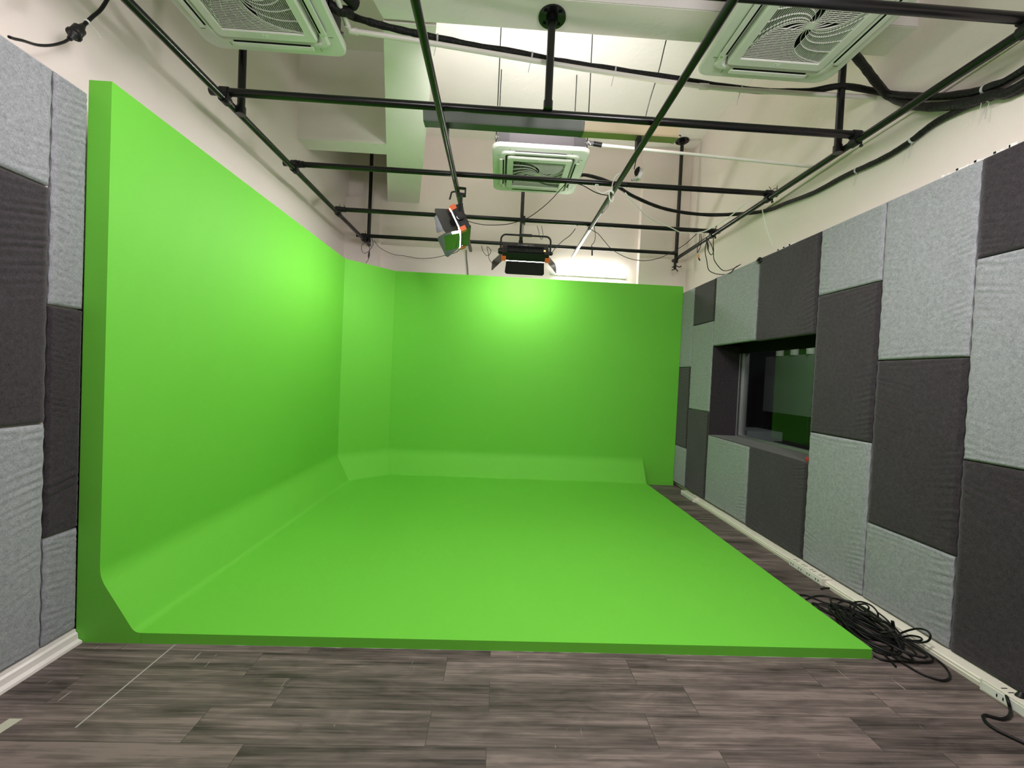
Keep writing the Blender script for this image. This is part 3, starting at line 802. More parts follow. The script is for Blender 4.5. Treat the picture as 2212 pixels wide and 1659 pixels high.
# ------------------------------------------------------------------ drain pipes and insulated pipes
def pipe_path(pts, r, name, mat, label, cat, group=None, smooth=6, seg=12, ties=None, lumpy=0.0, seed=1):
    P = smooth_path(pts, smooth) if smooth else [Vector(p) for p in pts]
    rr = None
    if lumpy:
        rnd = random.Random(seed); rr = [r * (1 + rnd.uniform(-lumpy, lumpy)) for _ in P]
    m = MB(); m.tube(P, r, seg, True, rr)
    if not ties: return thing(m, name, mat, label, cat, group)
    c = P[len(P)//2]; e = empty(name, c, label, cat, group)
    part(m, 'sleeve', mat, e)
    for k in ties:
        i = min(len(P) - 2, max(1, int(k * len(P)))); d = (P[i+1] - P[i]).normalized()
        t = MB(); t.cyl(P[i] - d * .006, P[i] + d * .006, r * 1.12, 12); 
        t.tube([P[i] + Vector((0, 0, -r)), P[i] + Vector((-.012, 0, -r - .05)), P[i] + Vector((-.02, 0, -r - .10))], .0022, 5)
        part(t, 'cable_tie', CLEAR, e)
    return e
d1 = empty('drain_pipe', (-0.0235, 2.9171, 3.7200), 'white plastic drain pipe running from the top left air conditioner to the right wall', 'drain pipe', 'white drain pipes')
pts = [(-1.1029, 2.5427, 3.7400), (-1.1123, 2.8208, 3.7400), (-0.6627, 2.8393, 3.7200), (-0.0234, 2.9043, 3.7100), (0.6567, 2.9699, 3.7000), (1.4530, 3.0429, 3.7000), (2.0906, 3.0298, 3.6900), (2.76, 3.00, 3.68)]
m = MB(); m.tube(pts[:2], .0165, 12); m.tube([pts[1]] + smooth_path(pts[1:], 6)[1:], .0165, 12); part(m, 'pipe', PVC, d1)
m = MB(); p = Vector(pts[1]); m.tube([p + (Vector(pts[0]) - p).normalized() * .05, p, p + (Vector(pts[2]) - p).normalized() * .05], .0215, 12)
part(m, 'elbow', PVC, d1); m = MB()
q = Vector(pts[5]); dq = (Vector(pts[6]) - q).normalized(); m.cyl(q - dq * .035, q + dq * .035, .0215, 12)
part(m, 'coupling', PVC, d1)
d2 = empty('drain_pipe', (1.6, 3.9, 3.6), 'thin white drain pipe running from the middle air conditioner to the right wall', 'drain pipe', 'white drain pipes')
a = Vector((.745, 3.93, 3.745)); b_ = Vector((0.8905, 3.9300, 3.7287)); c = Vector((2.76, 3.52, 3.42))
m = MB(); m.tube([b_, b_.lerp(c, .5), c], .0135, 12); part(m, 'pipe', PVC, d2)
m = MB(); m.tube([a, a.lerp(b_, .55)], .020, 12); part(m, 'metal_hose', GALV, d2)
m = MB(); m.tube([a.lerp(b_, .52), b_ + (b_ - a).normalized() * .012], .0225, 12); part(m, 'rubber_joint', RUBBER, d2)
m = MB(); m.tube([a + Vector((-.02, 0, .03)), a + Vector((.02, -.01, .0)), a + Vector((.05, 0, -.02))], .012, 8); m.cyl(a + Vector((.02, -.03, -.02)), a + Vector((.02, .03, .02)), .012, 8); part(m, 'valve', STEEL, d2)

PG = 'black insulated pipes along the ceiling'
pipe_path([(-1.26, 2.62, 3.79), (-1.1214, 2.7567, 3.8000), (-0.9642, 2.7899, 3.7800), (-0.7560, 2.8251, 3.7700), (-0.5251, 2.8589, 3.7650), (-0.2714, 2.9027, 3.7650), (0.0247, 2.9327, 3.7650), (0.3137, 2.9693, 3.7550), (0.6607, 2.9939, 3.7450), (1.1994, 3.0369, 3.7400), (1.5368, 3.0694, 3.7350), (1.9052, 3.0786, 3.7250), (2.2552, 3.0345, 3.7150), (2.4676, 2.9667, 3.7200), (2.7319, 2.9226, 3.6600), (2.7150, 2.5851, 3.3985), (2.7150, 2.3668, 3.2662), (2.7150, 2.2269, 3.2113), (2.7150, 2.0478, 3.1970), (2.715, 1.3, 3.29), (2.715, 0.2, 3.32), (2.715, -1.5, 3.32)], .0215, 'insulated_pipe', FOAM,
          'long black insulated pipe sagging beside the white drain pipe', 'insulated pipe', PG, 5, 12, (.19, .31, .39, .50, .80), .10)
pipe_path([(2.2484, 2.6528, 3.7200), (2.4433, 2.7571, 3.7000), (2.6344, 2.8515, 3.6600), (2.7643, 2.8806, 3.6000), (2.7000, 2.6120, 3.3523), (2.7000, 2.3751, 3.2074), (2.7000, 2.2119, 3.1533), (2.7000, 2.0325, 3.1133), (2.70, 1.3, 3.23), (2.70, 0.2, 3.26), (2.70, -1.5, 3.26)], .0255, 'insulated_pipe', FOAM,
          'thick black insulated pipe coming down from the top right air conditioner', 'insulated pipe', PG, 6, 12, None, .06, 3)
pipe_path([(.735, 4.50, 3.66), (0.8644, 4.5500, 3.7426), (1.1859, 4.6000, 3.6983), (1.4922, 4.7000, 3.6036), (1.9231, 4.8000, 3.5251), (2.4080, 4.7500, 3.4679), (2.7220, 4.2760, 3.3288), (2.7220, 3.8524, 3.2478), (2.7220, 3.5050, 3.1937), (2.7220, 3.1948, 3.1837), (2.7220, 2.8784, 3.1525), (2.7220, 2.6959, 3.1590), (2.7220, 2.5227, 3.1925), (2.7220, 2.3555, 3.1795), (2.7220, 2.2074, 3.1466), (2.7220, 2.0385, 3.1001), (2.72, 1.3, 3.165), (2.72, 0.2, 3.19), (2.72, -1.5, 3.19)], .0195, 'insulated_pipe', FOAM,
          'black insulated pipe from the middle air conditioner, clipped along the right wall', 'insulated pipe', PG, 6, 12, (.52, .62, .77), .05, 5)
tp = empty('pipe_joint', (-1.08, 2.62, 3.76), 'black taped pipe joints at the right side of the top left air conditioner', 'pipe joint')
m = MB(); m.tube([(-1.17, 2.50, 3.80), (-1.10, 2.55, 3.80), (-1.06, 2.62, 3.79), (-1.02, 2.68, 3.79)], .036, 12); m.tube([(-1.17, 2.62, 3.73), (-1.12, 2.66, 3.73), (-1.05, 2.70, 3.76)], .03, 12); part(m, 'taped_sleeve', FOAM, tp)
m = MB(); m.tube([(-1.16, 2.45, 3.74), (-1.11, 2.43, 3.77), (-1.09, 2.50, 3.79)], .008, 8); part(m, 'copper_end', STEEL, tp)
ld = empty('wall_conduit', (2.735, 3, 3.0), 'thin pale conduit running along the right wall behind the long black pipe', 'conduit')
m = MB(); m.tube([(2.7380, 2.0844, 3.3959), (2.7380, 2.6337, 3.3752), (2.7380, 3.1203, 3.3724), (2.7380, 4.3003, 3.3295)], .011, 10); part(m, 'conduit', WALL, ld)

# ------------------------------------------------------------------ cables
CG = 'thin cables around the pipe grid'
def cable(pts, r, label, mat=RUBBER, name='cable', group=CG, n=6, seg=8):
    m = MB(); m.tube(smooth_path(pts, n), r, seg)
    return thing(m, name, mat, label, 'cable', group)
# plug connection above the left panels
pc = empty('power_lead', (-2.2000, 2.1416, 3.0791), 'black power lead with an inline plug hanging above the top left wall panels', 'power lead')
p = [(-2.1000, 1.7820, 2.7666), (-2.1200, 1.8183, 2.7874), (-2.1500, 1.8743, 2.8231), (-2.2000, 1.9720, 2.8803), (-2.2000, 2.0251, 2.9210), (-2.2000, 2.0790, 2.9777), (-2.2000, 2.1099, 3.0209), (-2.2000, 2.1481, 3.0891), (-2.2000, 2.1741, 3.1413), (-2.2000, 2.2192, 3.2249), (-2.2000, 2.2615, 3.3007), (-2.2000, 2.3047, 3.4083)]
part(MB().tube(smooth_path(p[:7], 6), .0060, 8), 'thin_lead', RUBBER, pc); part(MB().tube(smooth_path(p[8:], 6), .0085, 8), 'thick_lead', RUBBER, pc)
A_, B_ = Vector(p[6]), Vector(p[8])
m = MB(); m.tube([A_, A_.lerp(B_, .25), A_.lerp(B_, .3), A_.lerp(B_, .72), A_.lerp(B_, .78), B_], .02, 14, True, [.010, .014, .026, .026, .016, .010]); m.cyl(A_.lerp(B_, .30), A_.lerp(B_, .36), .031, 14)
part(m, 'plug', BLACKM, pc)
m = MB(); m.cyl(Vector(p[8]).lerp(Vector(p[9]), .35), Vector(p[8]).lerp(Vector(p[9]), .45), .0115, 10); q = Vector(p[8]).lerp(Vector(p[9]), .4); m.tube([q, Vector((-2.2000, 2.2375, 3.1713)), Vector((-2.2000, 2.2652, 3.1533))], .0018, 6); part(m, 'white_tie', WCABLE, pc)

cable([(-1.8069, 5.7000, 3.2376), (-1.7290, 5.7500, 3.1553), (-1.6129, 5.9500, 3.1375), (-1.4440, 6.0000, 3.1348), (-1.2406, 6.0000, 3.1122), (-1.0210, 5.9000, 3.1022), (-0.7690, 5.3000, 2.9723), (-0.5156, 4.4000, 2.7554), (-0.4139, 4.1000, 2.7397)], .0036, 'thin cable drooping from the far left pipe end to the side-on film light')
le = empty('cable_loop', (-1.8966, 5.7400, 3.0848), 'loop of thin black cable with an inline connector hanging at the far left pipe end', 'cable')
part(MB().tube(smooth_path([(-1.8904, 5.7400, 3.2590), (-1.9774, 5.7400, 3.1897), (-1.9873, 5.7400, 3.1119), (-1.9409, 5.7400, 3.0694), (-1.8784, 5.7400, 3.1116), (-1.8306, 5.7400, 3.2044), (-1.8530, 5.7400, 3.2869)], 6), .0035, 8), 'loop', RUBBER, le)
part(MB().tube(smooth_path([(-1.8942, 5.7300, 3.2747), (-1.8918, 5.7300, 3.2106), (-1.8761, 5.7300, 3.1344), (-1.8793, 5.7300, 3.0506), (-1.8833, 5.7300, 2.9860), (-1.9194, 5.7300, 2.9261)], 6), .0035, 8), 'tail', RUBBER, le)
a = Vector((-1.8749, 5.7300, 3.1023)); b_ = Vector((-1.8835, 5.7300, 2.9924)); part(MB().tube([a, a.lerp(b_, .35), a.lerp(b_, .65), b_], .01, 8, True, [.005, .013, .013, .004]), 'connector', BLACKM, le)
cable([(-2.4798, 6.0500, 3.9904), (-2.4222, 6.0800, 3.9327), (-2.2719, 6.0800, 3.8808), (-2.0670, 6.0800, 3.8251), (-1.8438, 6.0000, 3.7384)], .006, 'grey cable stuck across the far left wall corner behind the thin pole', plain('dusty_cable', (.10, .09, .075), .8))
cable([(-0.4138, 4.1200, 3.0252), (-0.3717, 4.3000, 3.0538), (-0.2137, 4.6000, 3.1401), (-0.0051, 4.7800, 3.2242), (0.1028, 4.7800, 3.2521), (0.2540, 4.6000, 3.2454), (0.3801, 4.3000, 3.2391), (0.4613, 4.1000, 3.2547), (0.5253, 3.8200, 3.2455), (0.5512, 3.8000, 3.2766)], .0042, 'black cable swinging from the side-on film light up to the middle air conditioner')
cable([(0.5624, 3.7900, 3.2812), (0.6940, 3.7900, 3.2678), (0.8283, 3.7900, 3.2071), (0.9147, 3.7800, 3.1820), (0.9715, 3.7800, 3.1855), (0.9984, 3.7900, 3.2304)], .0045, 'black cable tied along the pipe just right of the middle air conditioner')
cable([(0.9799, 3.8500, 3.1425), (1.0065, 4.0000, 3.1622), (1.0352, 4.3000, 3.2290), (1.0452, 4.6000, 3.3180), (1.0556, 4.8000, 3.3205), (1.0689, 4.8200, 3.2629)], .004, 'short black cable hugging the half bare pipe')
cable([(0.5677, 4.7800, 2.9255), (0.6090, 4.7800, 2.9823), (0.6875, 4.7800, 3.0684), (0.7776, 4.7800, 3.1444), (0.8397, 4.8100, 3.2350)], .004, 'thin cable rising from the right end of the back light to its pipe')
cable([(0.8530, 4.8000, 3.2650), (0.9014, 4.8000, 3.2951), (0.9631, 4.8000, 3.2823), (1.0267, 4.8000, 3.2313), (1.1124, 4.8000, 3.1869), (1.1887, 4.8000, 3.1089), (1.2822, 4.8200, 3.0271), (1.4210, 4.9000, 2.9868), (1.6304, 5.1000, 2.9994), (1.8453, 5.2000, 3.0219), (2.0257, 5.2000, 3.0677), (2.1192, 5.0000, 3.0956), (2.2048, 4.9000, 3.1489), (2.2584, 4.8500, 3.2029), (2.3240, 4.8400, 3.2702)], .0040, 'long thin cable drooping below the farthest pipe on the right')
hc = empty('hanging_connector', (1.0526, 4.8000, 3.0464), 'thin cable with a small black plug hanging straight down right of the back light', 'cable')
part(MB().tube(smooth_path([(1.0645, 4.8000, 3.2553), (1.0799, 4.8000, 3.1686), (1.0726, 4.8000, 3.0914), (1.0415, 4.8000, 3.0457), (1.0492, 4.8000, 3.0023)], 6), .0036, 8), 'lead', RUBBER, hc)
a = Vector((1.0476, 4.8000, 3.0351)); b_ = Vector((1.0531, 4.8000, 2.9256)); part(MB().tube([a, a.lerp(b_, .3), a.lerp(b_, .35), b_], .007, 8, True, [.004, .006, .009, .009]), 'plug', BLACKM, hc)
m = MB(); m.tube(smooth_path([(0.3838, 4.8600, 3.2599), (0.4077, 4.8400, 3.1825), (0.4138, 4.8200, 3.1265), (0.4432, 4.8200, 3.0898), (0.4580, 4.8200, 3.1290), (0.4518, 4.8400, 3.1905), (0.4394, 4.8600, 3.2631)], 5), .003, 6)
thing(m, 'safety_wire', BLACKM, 'thin safety wire looped from the pipe through the yoke of the back light', 'wire')
cable([(-0.3168, 5.7000, 3.2511), (-0.2943, 5.7000, 3.1813), (-0.2396, 5.7000, 3.1197), (-0.1951, 5.7000, 3.1416), (-0.1847, 5.7000, 3.2003), (-0.2386, 5.7000, 3.2425), (-0.2149, 5.7000, 3.1469), (-0.1985, 5.7000, 3.0703), (-0.1502, 5.7000, 3.0082)], .0036, 'tangled thin cable hanging from the farthest pipe left of the back light')
cable([(-0.5608, 6.0600, 3.2905), (-0.5490, 6.0700, 3.1568), (-0.5293, 6.0700, 3.0203), (-0.5171, 6.0700, 2.8971)], .009, 'grey cable running down the back wall behind the side-on film light', plain('grey_flex', (.16, .16, .14), .6))
WG = 'white cables on the right side of the grid'
cable([(1.1251, 3.8300, 3.2388), (1.1659, 3.8400, 3.2020), (1.2817, 3.9500, 3.1714), (1.4553, 4.1000, 3.1363), (1.6553, 4.3000, 3.1571), (1.8667, 4.5000, 3.1927), (2.0846, 4.7500, 3.2415), (2.1917, 4.8000, 3.2542), (2.3321, 4.8000, 3.2733), (2.3653, 4.7000, 3.2616), (2.3301, 4.4000, 3.2135), (2.3205, 4.1000, 3.2013), (2.2920, 3.8800, 3.1979), (2.3319, 3.8300, 3.2326)], .0058, 'long white cable sagging between two cross pipes on the right', WCABLE, 'cable', WG)
cable([(2.6000, 4.0426, 3.2651), (2.6600, 4.0969, 3.1963), (2.6800, 4.0735, 3.0847), (2.6600, 3.9760, 2.9421), (2.6000, 3.8239, 2.7987)], .0052, 'white cable hanging from the right pipe down to the top of a charcoal panel', WCABLE, 'cable', WG)
cable([(1.0561, 3.7600, 3.3829), (1.0208, 3.7700, 3.3642), (0.9892, 3.7700, 3.2980), (0.9839, 3.7700, 3.2290), (0.9990, 3.7700, 3.1913), (0.9778, 3.7600, 3.2070), (0.9563, 3.7600, 3.2014), (0.9639, 3.7600, 3.1376), (0.9870, 3.7600, 3.1133), (0.9987, 3.7600, 3.1397), (0.9931, 3.7600, 3.1651)], .0058, 'white cable knotted around the half bare pipe', WCABLE, 'cable', WG)
cable([(0.8555, 3.7700, 3.2640), (0.8292, 3.7700, 3.2667), (0.8264, 3.7700, 3.2365), (0.8585, 3.7700, 3.2042), (0.9029, 3.7700, 3.1898), (0.9387, 3.7600, 3.2046), (0.9728, 3.7600, 3.2195), (1.0002, 3.7600, 3.1955)], .0058, 'short curl of white cable left of the white knot', WCABLE, 'cable', WG)
cable([(1.0866, 2.7000, 4.0378), (1.1098, 2.8500, 4.0123), (1.1262, 3.0000, 3.9585), (1.1637, 3.2000, 3.9246), (1.1732, 3.3500, 3.8634), (1.1712, 3.4000, 3.8212), (1.1732, 3.5000, 3.7342), (1.1882, 3.6000, 3.6758), (1.1834, 3.6200, 3.5847), (1.1764, 3.6600, 3.5031), (1.1648, 3.6800, 3.4504), (1.1618, 3.7000, 3.3934)], .0042, 'thin black wire dangling from the cross beam to the small white junction box')
jb = empty('junction_box', (1.1964, 3.7200, 3.3590), 'small white plastic box with a bundle of wires hanging beside the half bare pipe', 'junction box')
c0 = Vector((1.2048, 3.7200, 3.3638)); Mj = Matrix.Translation(c0) @ Matrix.Rotation(.30, 4, 'Y') @ Matrix.Rotation(.3, 4, 'Z')
part(MB().box((-.004, -.03, -.05), (.030, .03, .05), Mj), 'box', WPLAS, jb, bevel=.005)
m = MB()
for k in range(6):
    m.tube(smooth_path([Mj @ Vector((-.005, -.02 + k*.008, .04 - k * .012)), Mj @ Vector((-.03, -.025, .045 - k*.006)), Mj @ Vector((-.05 + .004*k, -.02, .0)), Mj @ Vector((-.035, -.022, -.035)), Mj @ Vector((-.01, -.02, -.03 + k * .01))], 4), .0035, 6)
part(m, 'wire_bundle', RUBBER, jb)
m = MB(); m.tube(smooth_path([Mj @ Vector((.0, 0, -.05)), Mj @ Vector((-.03, -.01, -.075)), Mj @ Vector((-.045, -.01, -.085))], 4), .010, 8); part(m, 'clear_sleeve', CLEAR, jb)
# hanging leads at the right
HG_ = 'black leads hanging at the far right pipe crossing'
ol = empty('loose_lead', (2.3585, 4.8600, 3.1391), 'loose black lead ending in a small orange plug near the far right pipe', 'cable', HG_)
part(MB().tube(smooth_path([(2.3679, 4.8600, 3.2796), (2.3725, 4.8600, 3.1959), (2.3540, 4.8600, 3.1164), (2.3520, 4.8600, 3.0490)], 6), .0042, 8), 'lead', RUBBER, ol); part(MB().tube(smooth_path([(2.3850, 4.8600, 3.2806), (2.3967, 4.8600, 3.1749), (2.3782, 4.8600, 3.0953), (2.3520, 4.8600, 3.0490)], 6), .0042, 8), 'return_lead', RUBBER, ol)
a = Vector((2.3587, 4.8600, 3.0326)); b_ = Vector((2.3726, 4.8600, 2.9884)); c = Vector((2.3917, 4.8600, 2.9558)); part(MB().tube([a, a.lerp(b_, .5), b_], .014, 10, True, [.009, .019, .012]), 'orange_plug', plain('peach_plastic', (.72, .36, .16), .5), ol, label='orange plug'); part(MB().tube([b_, c], .008, 8), 'plug_tip', BLACKM, ol)
cable([(2.4312, 4.8000, 3.2236), (2.4440, 4.8000, 3.0970), (2.4780, 4.7800, 3.0098), (2.5103, 4.7800, 3.0392), (2.5161, 4.8000, 3.1287), (2.5197, 4.8200, 3.2577)], .0048, 'short black cable loop hanging under the far right pipe crossing', RUBBER, 'cable', HG_)
cable([(2.4230, 4.7800, 3.1833), (2.4072, 4.7800, 3.0610), (2.4324, 4.7700, 2.9216), (2.4553, 4.7600, 2.8209), (2.5312, 4.7500, 2.7784), (2.5608, 4.6000, 2.7317), (2.5447, 4.4500, 2.7142), (2.5400, 4.3571, 2.7460), (2.6200, 4.4248, 2.7940)], .0048, 'lower of two black cables drooping onto the light grey panel above the window', RUBBER, 'cable', HG_)
cable([(2.4339, 4.7800, 3.1894), (2.4830, 4.7800, 3.1205), (2.5050, 4.7700, 3.0359), (2.5163, 4.7600, 2.9399), (2.5623, 4.7000, 2.8275), (2.5917, 4.6500, 2.7889), (2.5531, 4.4500, 2.7508), (2.5500, 4.3399, 2.7520), (2.6200, 4.3906, 2.7949)], .0048, 'upper of two black cables drooping onto the light grey panel above the window', RUBBER, 'cable', HG_)
thing(MB().tube([(2.4110, 4.7700, 3.2013), (2.4322, 4.7700, 3.1254), (2.4415, 4.7700, 3.0599)], .008, 8, True, [.007, .010, .006]), 'cable_plug', BLACKM, 'slim black plug hanging among the leads at the far right pipe crossing', 'plug', HG_)
kn = [(2.5600, 3.9994, 2.7264), (2.5400, 3.9405, 2.7268), (2.5500, 3.9258, 2.7095), (2.5400, 3.9372, 2.6893), (2.5500, 3.9908, 2.7187)]
thing(MB().tube(smooth_path(kn, 6), .012, 8), 'cloth_knot', RUBBER, 'small black bundle on the top corner of the charcoal panel above the window', 'bundle')
# white adhesive crumbs on the top edge of the panels
rn = random.Random(5)
for nm, y0, y1, lb, cnt in (('adhesive_residue', 1.98, 2.33, 'crumbly white adhesive with dark holes along the top edge of two panels near the camera', 24), ('adhesive_residue', 3.50, 3.80, 'small white adhesive lumps on top of the charcoal panel above the window', 10), ('adhesive_residue', 4.80, 4.96, 'small white lump on top of the small charcoal panel', 4)):
    e = empty(nm, (2.6, (y0 + y1) / 2, 2.73), lb, 'adhesive', 'white adhesive on the panel tops')
    m = MB()
    for k in range(cnt):
        y = y0 + (y1 - y0) * (k + rn.uniform(-.3, .3)) / cnt; m.box((2.575, y, 2.728), (2.60, y + rn.uniform(.012, .022), 2.742 + rn.uniform(0, .016)))
    part(m, 'lumps', PLASTER, e, bevel=.003)
    if cnt > 9:
        m = MB()
        for k in range(3): y = y0 + (y1 - y0) * (.25 + .25 * k); m.box((2.572, y, 2.742), (2.58, y + .010, 2.752))
        part(m, 'hole', DARKVOID, e)

# ------------------------------------------------------------------ things along the right skirting
TG = 'cream socket strips in the right trunking'
def socket_strip(y0, y1, n, label, z=.058):
    e = empty('socket_strip', (2.46, (y0 + y1) / 2, 0), label, 'socket strip', TG)
    part(MB().box((2.452, y0, 0.001), (2.53, y1, z)), 'housing', TRUNK, e, bevel=.003)
    m = MB(); m.box((2.449, y0 + .012, .010), (2.4525, y1 - .012, z - .012)); part(m, 'face_plate', WPLAS, e, bevel=.001)
    for k in range(n):
        y = y0 + (y1 - y0) * (k + .5) / n
        m = MB(); m.box((2.447, y - .014, .022), (2.4495, y - .010, .036)); m.box((2.447, y + .010, .022), (2.4495, y + .014, .036)); m.box((2.47, y - .016, z - .001), (2.50, y - .011, z + .0008)); m.box((2.47, y + .011, z - .001), (2.50, y + .016, z + .0008))
        part(m, 'socket', DARKVOID, e)
    return e
socket_strip(4.82, 5.16, 5, 'cream socket strip on the floor in the far right corner past the window')
socket_strip(2.86, 3.20, 4, 'cream socket strip on the floor below the charcoal panel under the window')
socket_strip(1.55, 1.885, 2, 'cream socket strip at the right edge of the photo with a black cord plugged in', .062)
pl = empty('extension_lead', (2.3684, 1.7083, 0.0100), 'black cord plugged into the nearest socket strip and curling over the floor', 'power cord')
part(MB().tube(smooth_path([(2.5300, 1.8466, 0.0468), (2.4700, 1.7961, 0.0541), (2.4380, 1.7626, 0.0410), (2.4360, 1.7529, 0.0162), (2.4104, 1.7317, 0.0120), (2.3695, 1.7108, 0.0100), (2.3304, 1.7026, 0.0080), (2.3010, 1.7119, 0.0080), (2.2802, 1.7214, 0.0080), (2.2572, 1.7135, 0.0080), (2.2329, 1.6839, 0.0080), (2.2305, 1.6487, 0.0080), (2.2494, 1.6152, 0.0080), (2.2718, 1.5830, 0.0080), (2.2965, 1.5318, 0.0080)], 7), .0065, 8), 'cord', RUBBER, pl)
m = MB(); a = Vector((2.4900, 1.7653, 0.0287)); m.tube([a + Vector((0, 0, -.012)), a + Vector((0, 0, .015)), a + Vector((.01, 0, .04)), a + Vector((.015, 0, .055))], .02, 12, True, [.021, .021, .015, .008]); part(m, 'plug', BLACKM, pl)
thing(MB().tube(smooth_path([(2.4095, 2.8162, 0.0050), (2.4592, 2.8221, 0.0100), (2.5057, 2.8155, 0.0080)], 5), .0055, 8, True), 'cable_offcut', RUBBER, 'short straight black cable offcut on the floor beyond the cable coil', 'cable offcut')
# the heap of cable
rn = random.Random(11)
coil = empty('cable_coil', (2.33, 2.35, 0), 'tangled heap of black cable on the floor between the green stage and the right trunking', 'cable coil')
def loop(cx, cy, ax, ay, rot, z, r=.0052, n=26, wob=.02, open_=1.0, lift=0.0):
    P = []
    for k in range(int(n * open_) + 1):
        a = 2 * PI * k / n
        x = ax * math.cos(a) * (1 + wob * math.sin(3 * a + cx * 40)); y = ay * math.sin(a) * (1 + wob * math.cos(2 * a + cy * 30))
        X = cx + x * math.cos(rot) - y * math.sin(rot); Y_ = cy + x * math.sin(rot) + y * math.cos(rot)
        if X > 2.462: X = 2.462 - .1 * (X - 2.462); 
        if X < 2.112: X = 2.112 + .15 * (2.112 - X)
        P.append((X, Y_, z + lift * (.5 + .5 * math.sin(a + 1.0)) + .004 * math.sin(4 * a + z * 300)))
    return P
m = MB()
for k in range(12):
    cx = 2.285 + rn.uniform(-.035, .05); cy = 2.33 + rn.uniform(-.07, .07)
    m.tube(loop(cx, cy, rn.uniform(.10, .27), rn.uniform(.05, .14), PI / 2 + rn.uniform(-.5, .5), .008 + .0045 * k, lift=rn.uniform(0, .02), wob=.07), .0055, 7)
part(m, 'tight_turns', RUBBER, coil)
def strand(pts, name='loose_loop'):
    part(MB().tube(smooth_path(pts, 7), .0052, 7), name, RUBBER, coil)
strand([(2.2047, 2.1975, 0.0100), (2.2292, 2.1395, 0.0080), (2.2342, 2.0542, 0.0070), (2.2539, 1.9776, 0.0070), (2.3045, 1.9345, 0.0070), (2.3661, 1.9454, 0.0070), (2.4200, 1.9918, 0.0070), (2.4507, 2.0563, 0.0100), (2.4414, 2.1139, 0.0200), (2.4213, 2.1830, 0.0300), (2.4000, 2.2703, 0.0400)])
strand([(2.1216, 2.1079, 0.0070), (2.1499, 2.0728, 0.0070), (2.2343, 2.0668, 0.0080), (2.3068, 2.0619, 0.0080), (2.3871, 2.0642, 0.0080), (2.4436, 2.0916, 0.0100), (2.4436, 2.1402, 0.0200), (2.4281, 2.2154, 0.0300)])
strand([(2.1645, 2.2041, 0.0100), (2.1741, 2.1378, 0.0080), (2.2335, 2.1173, 0.0080), (2.3210, 2.1508, 0.0100), (2.3870, 2.1967, 0.0200), (2.4013, 2.2434, 0.0300)])
strand([(2.4400, 2.2675, 0.0345), (2.4550, 2.2308, 0.0777), (2.4600, 2.1861, 0.1145), (2.4620, 2.1441, 0.1282), (2.4600, 2.1244, 0.1122), (2.4550, 2.1323, 0.0781), (2.4381, 2.1618, 0.0500), (2.3939, 2.1842, 0.0500)])
strand([(2.4400, 2.2530, 0.0218), (2.4500, 2.2167, 0.0541), (2.4550, 2.1714, 0.0732), (2.4500, 2.1612, 0.0640), (2.4400, 2.1885, 0.0428), (2.4300, 2.2224, 0.0281)])
strand([(2.3429, 2.5025, 0.0500), (2.4200, 2.5732, 0.0389), (2.4400, 2.5286, 0.0741), (2.4500, 2.4676, 0.0851), (2.4550, 2.4304, 0.0653), (2.4500, 2.4171, 0.0348)])
strand([(2.3331, 2.4712, 0.0500), (2.4000, 2.5180, 0.0577), (2.4300, 2.4916, 0.0798), (2.4400, 2.4720, 0.0672), (2.4200, 2.4782, 0.0390), (2.3250, 2.4357, 0.0500)])
strand([(2.1793, 2.7194, 0.0080), (2.2285, 2.7099, 0.0080), (2.2657, 2.6537, 0.0080), (2.3069, 2.5876, 0.0120), (2.3182, 2.4941, 0.0300), (2.2788, 2.3853, 0.0500)])
strand([(2.1768, 2.6610, 0.0080), (2.2533, 2.6993, 0.0080), (2.3467, 2.7119, 0.0100), (2.3922, 2.6497, 0.0200), (2.4078, 2.5598, 0.0400), (2.3879, 2.4383, 0.0500), (2.3985, 2.3273, 0.0600)])
strand([(2.1702, 2.5958, 0.0100), (2.2459, 2.6102, 0.0100), (2.2877, 2.5652, 0.0120), (2.2719, 2.4587, 0.0200), (2.2445, 2.3465, 0.0300)])
strand([(2.1716, 2.5582, 0.0100), (2.2019, 2.5007, 0.0080), (2.2293, 2.4440, 0.0100), (2.1839, 2.3693, 0.0200), (2.1809, 2.3083, 0.0300)])
strand([(2.1733, 2.3633, 0.0120), (2.1837, 2.2788, 0.0100), (2.1985, 2.2053, 0.0100), (2.1940, 2.1309, 0.0080), (2.1826, 2.0667, 0.0070), (2.1656, 2.0249, 0.0070)])
strand([(2.4400, 2.4156, 0.0737), (2.4500, 2.3643, 0.0584), (2.4500, 2.3249, 0.0343), (2.3176, 2.2054, 0.0800), (2.2585, 2.2145, 0.0700)])
m = MB(); a = Vector((2.4400, 2.3067, 0.0372)); m.cyl(a, a + Vector((-.012, .0, .045)), .009, 10); part(m, 'cable_end', RUBBER, coil)
thing(MB().box((0, 0, 0), (0, 0, 0)) if False else MB().prism([(-1.893, 1.50), (-1.845, 1.50), (-1.826, 1.636), (-1.876, 1.636)], 'z', .0002, .0012), 'floor_tape', TAPE, 'short strip of cream tape stuck to the floor at the bottom left', 'tape')
spill = None

# ------------------------------------------------------------------ lamps
def area(name, loc, size, power, target, col=(1, .97, .93), sy=None, spread=180):
    l = bpy.data.lights.new(name, 'AREA'); l.energy = power; l.color = col
    l.shape = 'RECTANGLE'; l.size = size; l.size_y = sy or size; l.spread = math.radians(spread)
    o = bpy.data.objects.new(name, l); COL.objects.link(o); o.location = loc
    o.rotation_euler = (Vector(target) - Vector(loc)).to_track_quat('-Z', 'Y').to_euler()
    return o
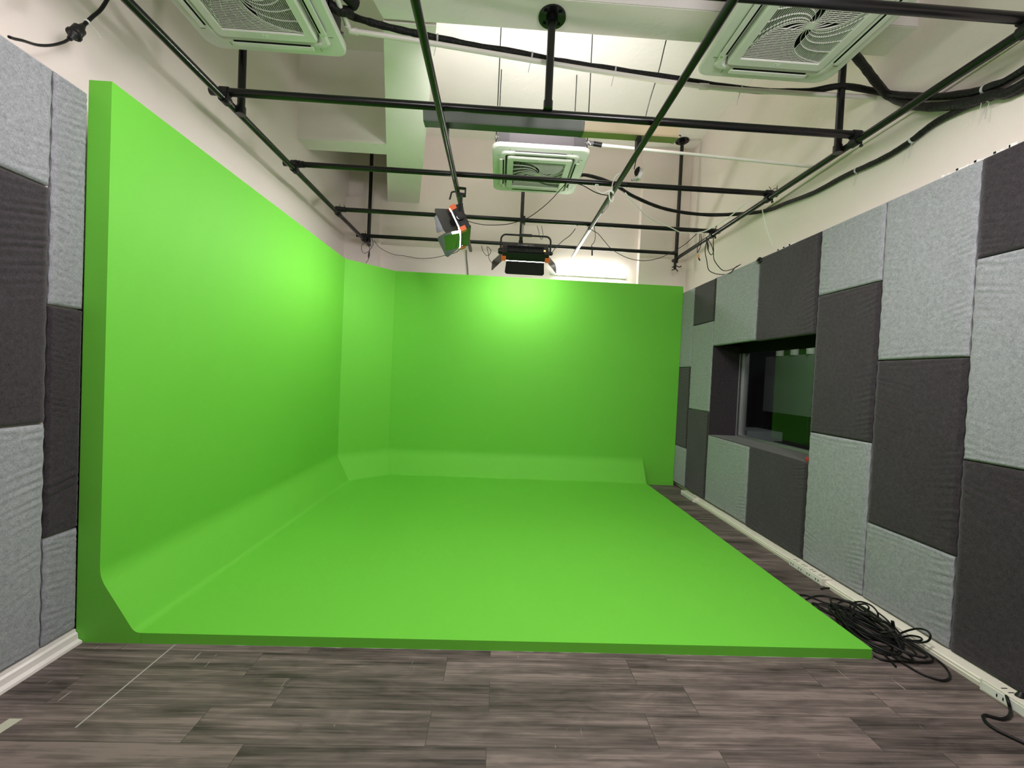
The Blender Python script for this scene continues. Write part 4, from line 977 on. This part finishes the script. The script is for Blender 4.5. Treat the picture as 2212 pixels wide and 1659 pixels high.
# two soft panels on the front of the pipe grid aimed at the stage, one row of ceiling panels over the front of the room
def omni(name, loc, power, r=.12, col=(1, .96, .92)):
    l = bpy.data.lights.new(name, 'POINT'); l.energy = power; l.color = col; l.shadow_soft_size = r
    o = bpy.data.objects.new(name, l); COL.objects.link(o); o.location = loc; return o
KEY = (1, .955, .955)
area('film_lamp_front_left', (-.9, -.4, 2.95), .6, 18, (.0, 4.2, 2.6), KEY, sy=.3)
area('film_lamp_front_right', (1.3, .2, 2.95), .6, 25, (.0, 4.2, 2.6), KEY, sy=.3)
for nm, x, p in (('overhead_panel_left', -.9, 17), ('overhead_panel_right', .95, 47)):
    o = area(nm, (x, 1.62, 3.32), .9, p, (x, 1.62, 0), KEY, sy=.4)
    o.rotation_euler = (math.radians(15), 0, 0)
# the lit tubes of the two battens, shining out of their troughs
for x, ln, p in ((.16, .88, 16), (.94, .60, 5)):
    o = area('batten_tube_lamp', (x, 3.19, 3.422), ln, p, (x, 3.19, 5), KEY, sy=.05, spread=118)
    o.rotation_euler = (PI - math.radians(34), 0, 0)
l = bpy.data.lights.new('added_control_room_fill', 'POINT'); l.energy = 5; l.shadow_soft_size = .15  # added point light without a visible source, brightens the room behind the glass
o = bpy.data.objects.new('added_control_room_fill', l); COL.objects.link(o); o.location = (3.2, 4.0, 2.4)

W = bpy.data.worlds.new('studio_world'); S.world = W; W.use_nodes = True
W.node_tree.nodes['Background'].inputs[0].default_value = (.05, .05, .05, 1); W.node_tree.nodes['Background'].inputs[1].default_value = 0.2

# ------------------------------------------------------------------ camera
cam = bpy.data.cameras.new('camera'); co = bpy.data.objects.new('camera', cam); COL.objects.link(co)
cam.sensor_fit = 'HORIZONTAL'; cam.sensor_width = 36.0; cam.lens = 870.0 / 2212 * 36.0; cam.clip_start = .02
Rr = ((0.99839469, -0.03399394, 0.04530410), (0.04457564, -0.02188987, -0.99876616), (0.03494369, 0.99918229, -0.02033943))
co.matrix_world = Matrix(((Rr[0][0], -Rr[1][0], -Rr[2][0], 0), (Rr[0][1], -Rr[1][1], -Rr[2][1], 0), (Rr[0][2], -Rr[1][2], -Rr[2][2], 1.45), (0, 0, 0, 1)))
S.camera = co
S.view_settings.view_transform = 'Standard'; S.view_settings.look = 'None'; S.view_settings.exposure = 0.52; S.view_settings.gamma = 1.0
S.view_settings.use_curve_mapping = False
S.cycles.use_denoising = True
S.cycles.max_bounces = 10; S.cycles.diffuse_bounces = 6; S.cycles.transparent_max_bounces = 8
S.cycles.sample_clamp_indirect = 6.0
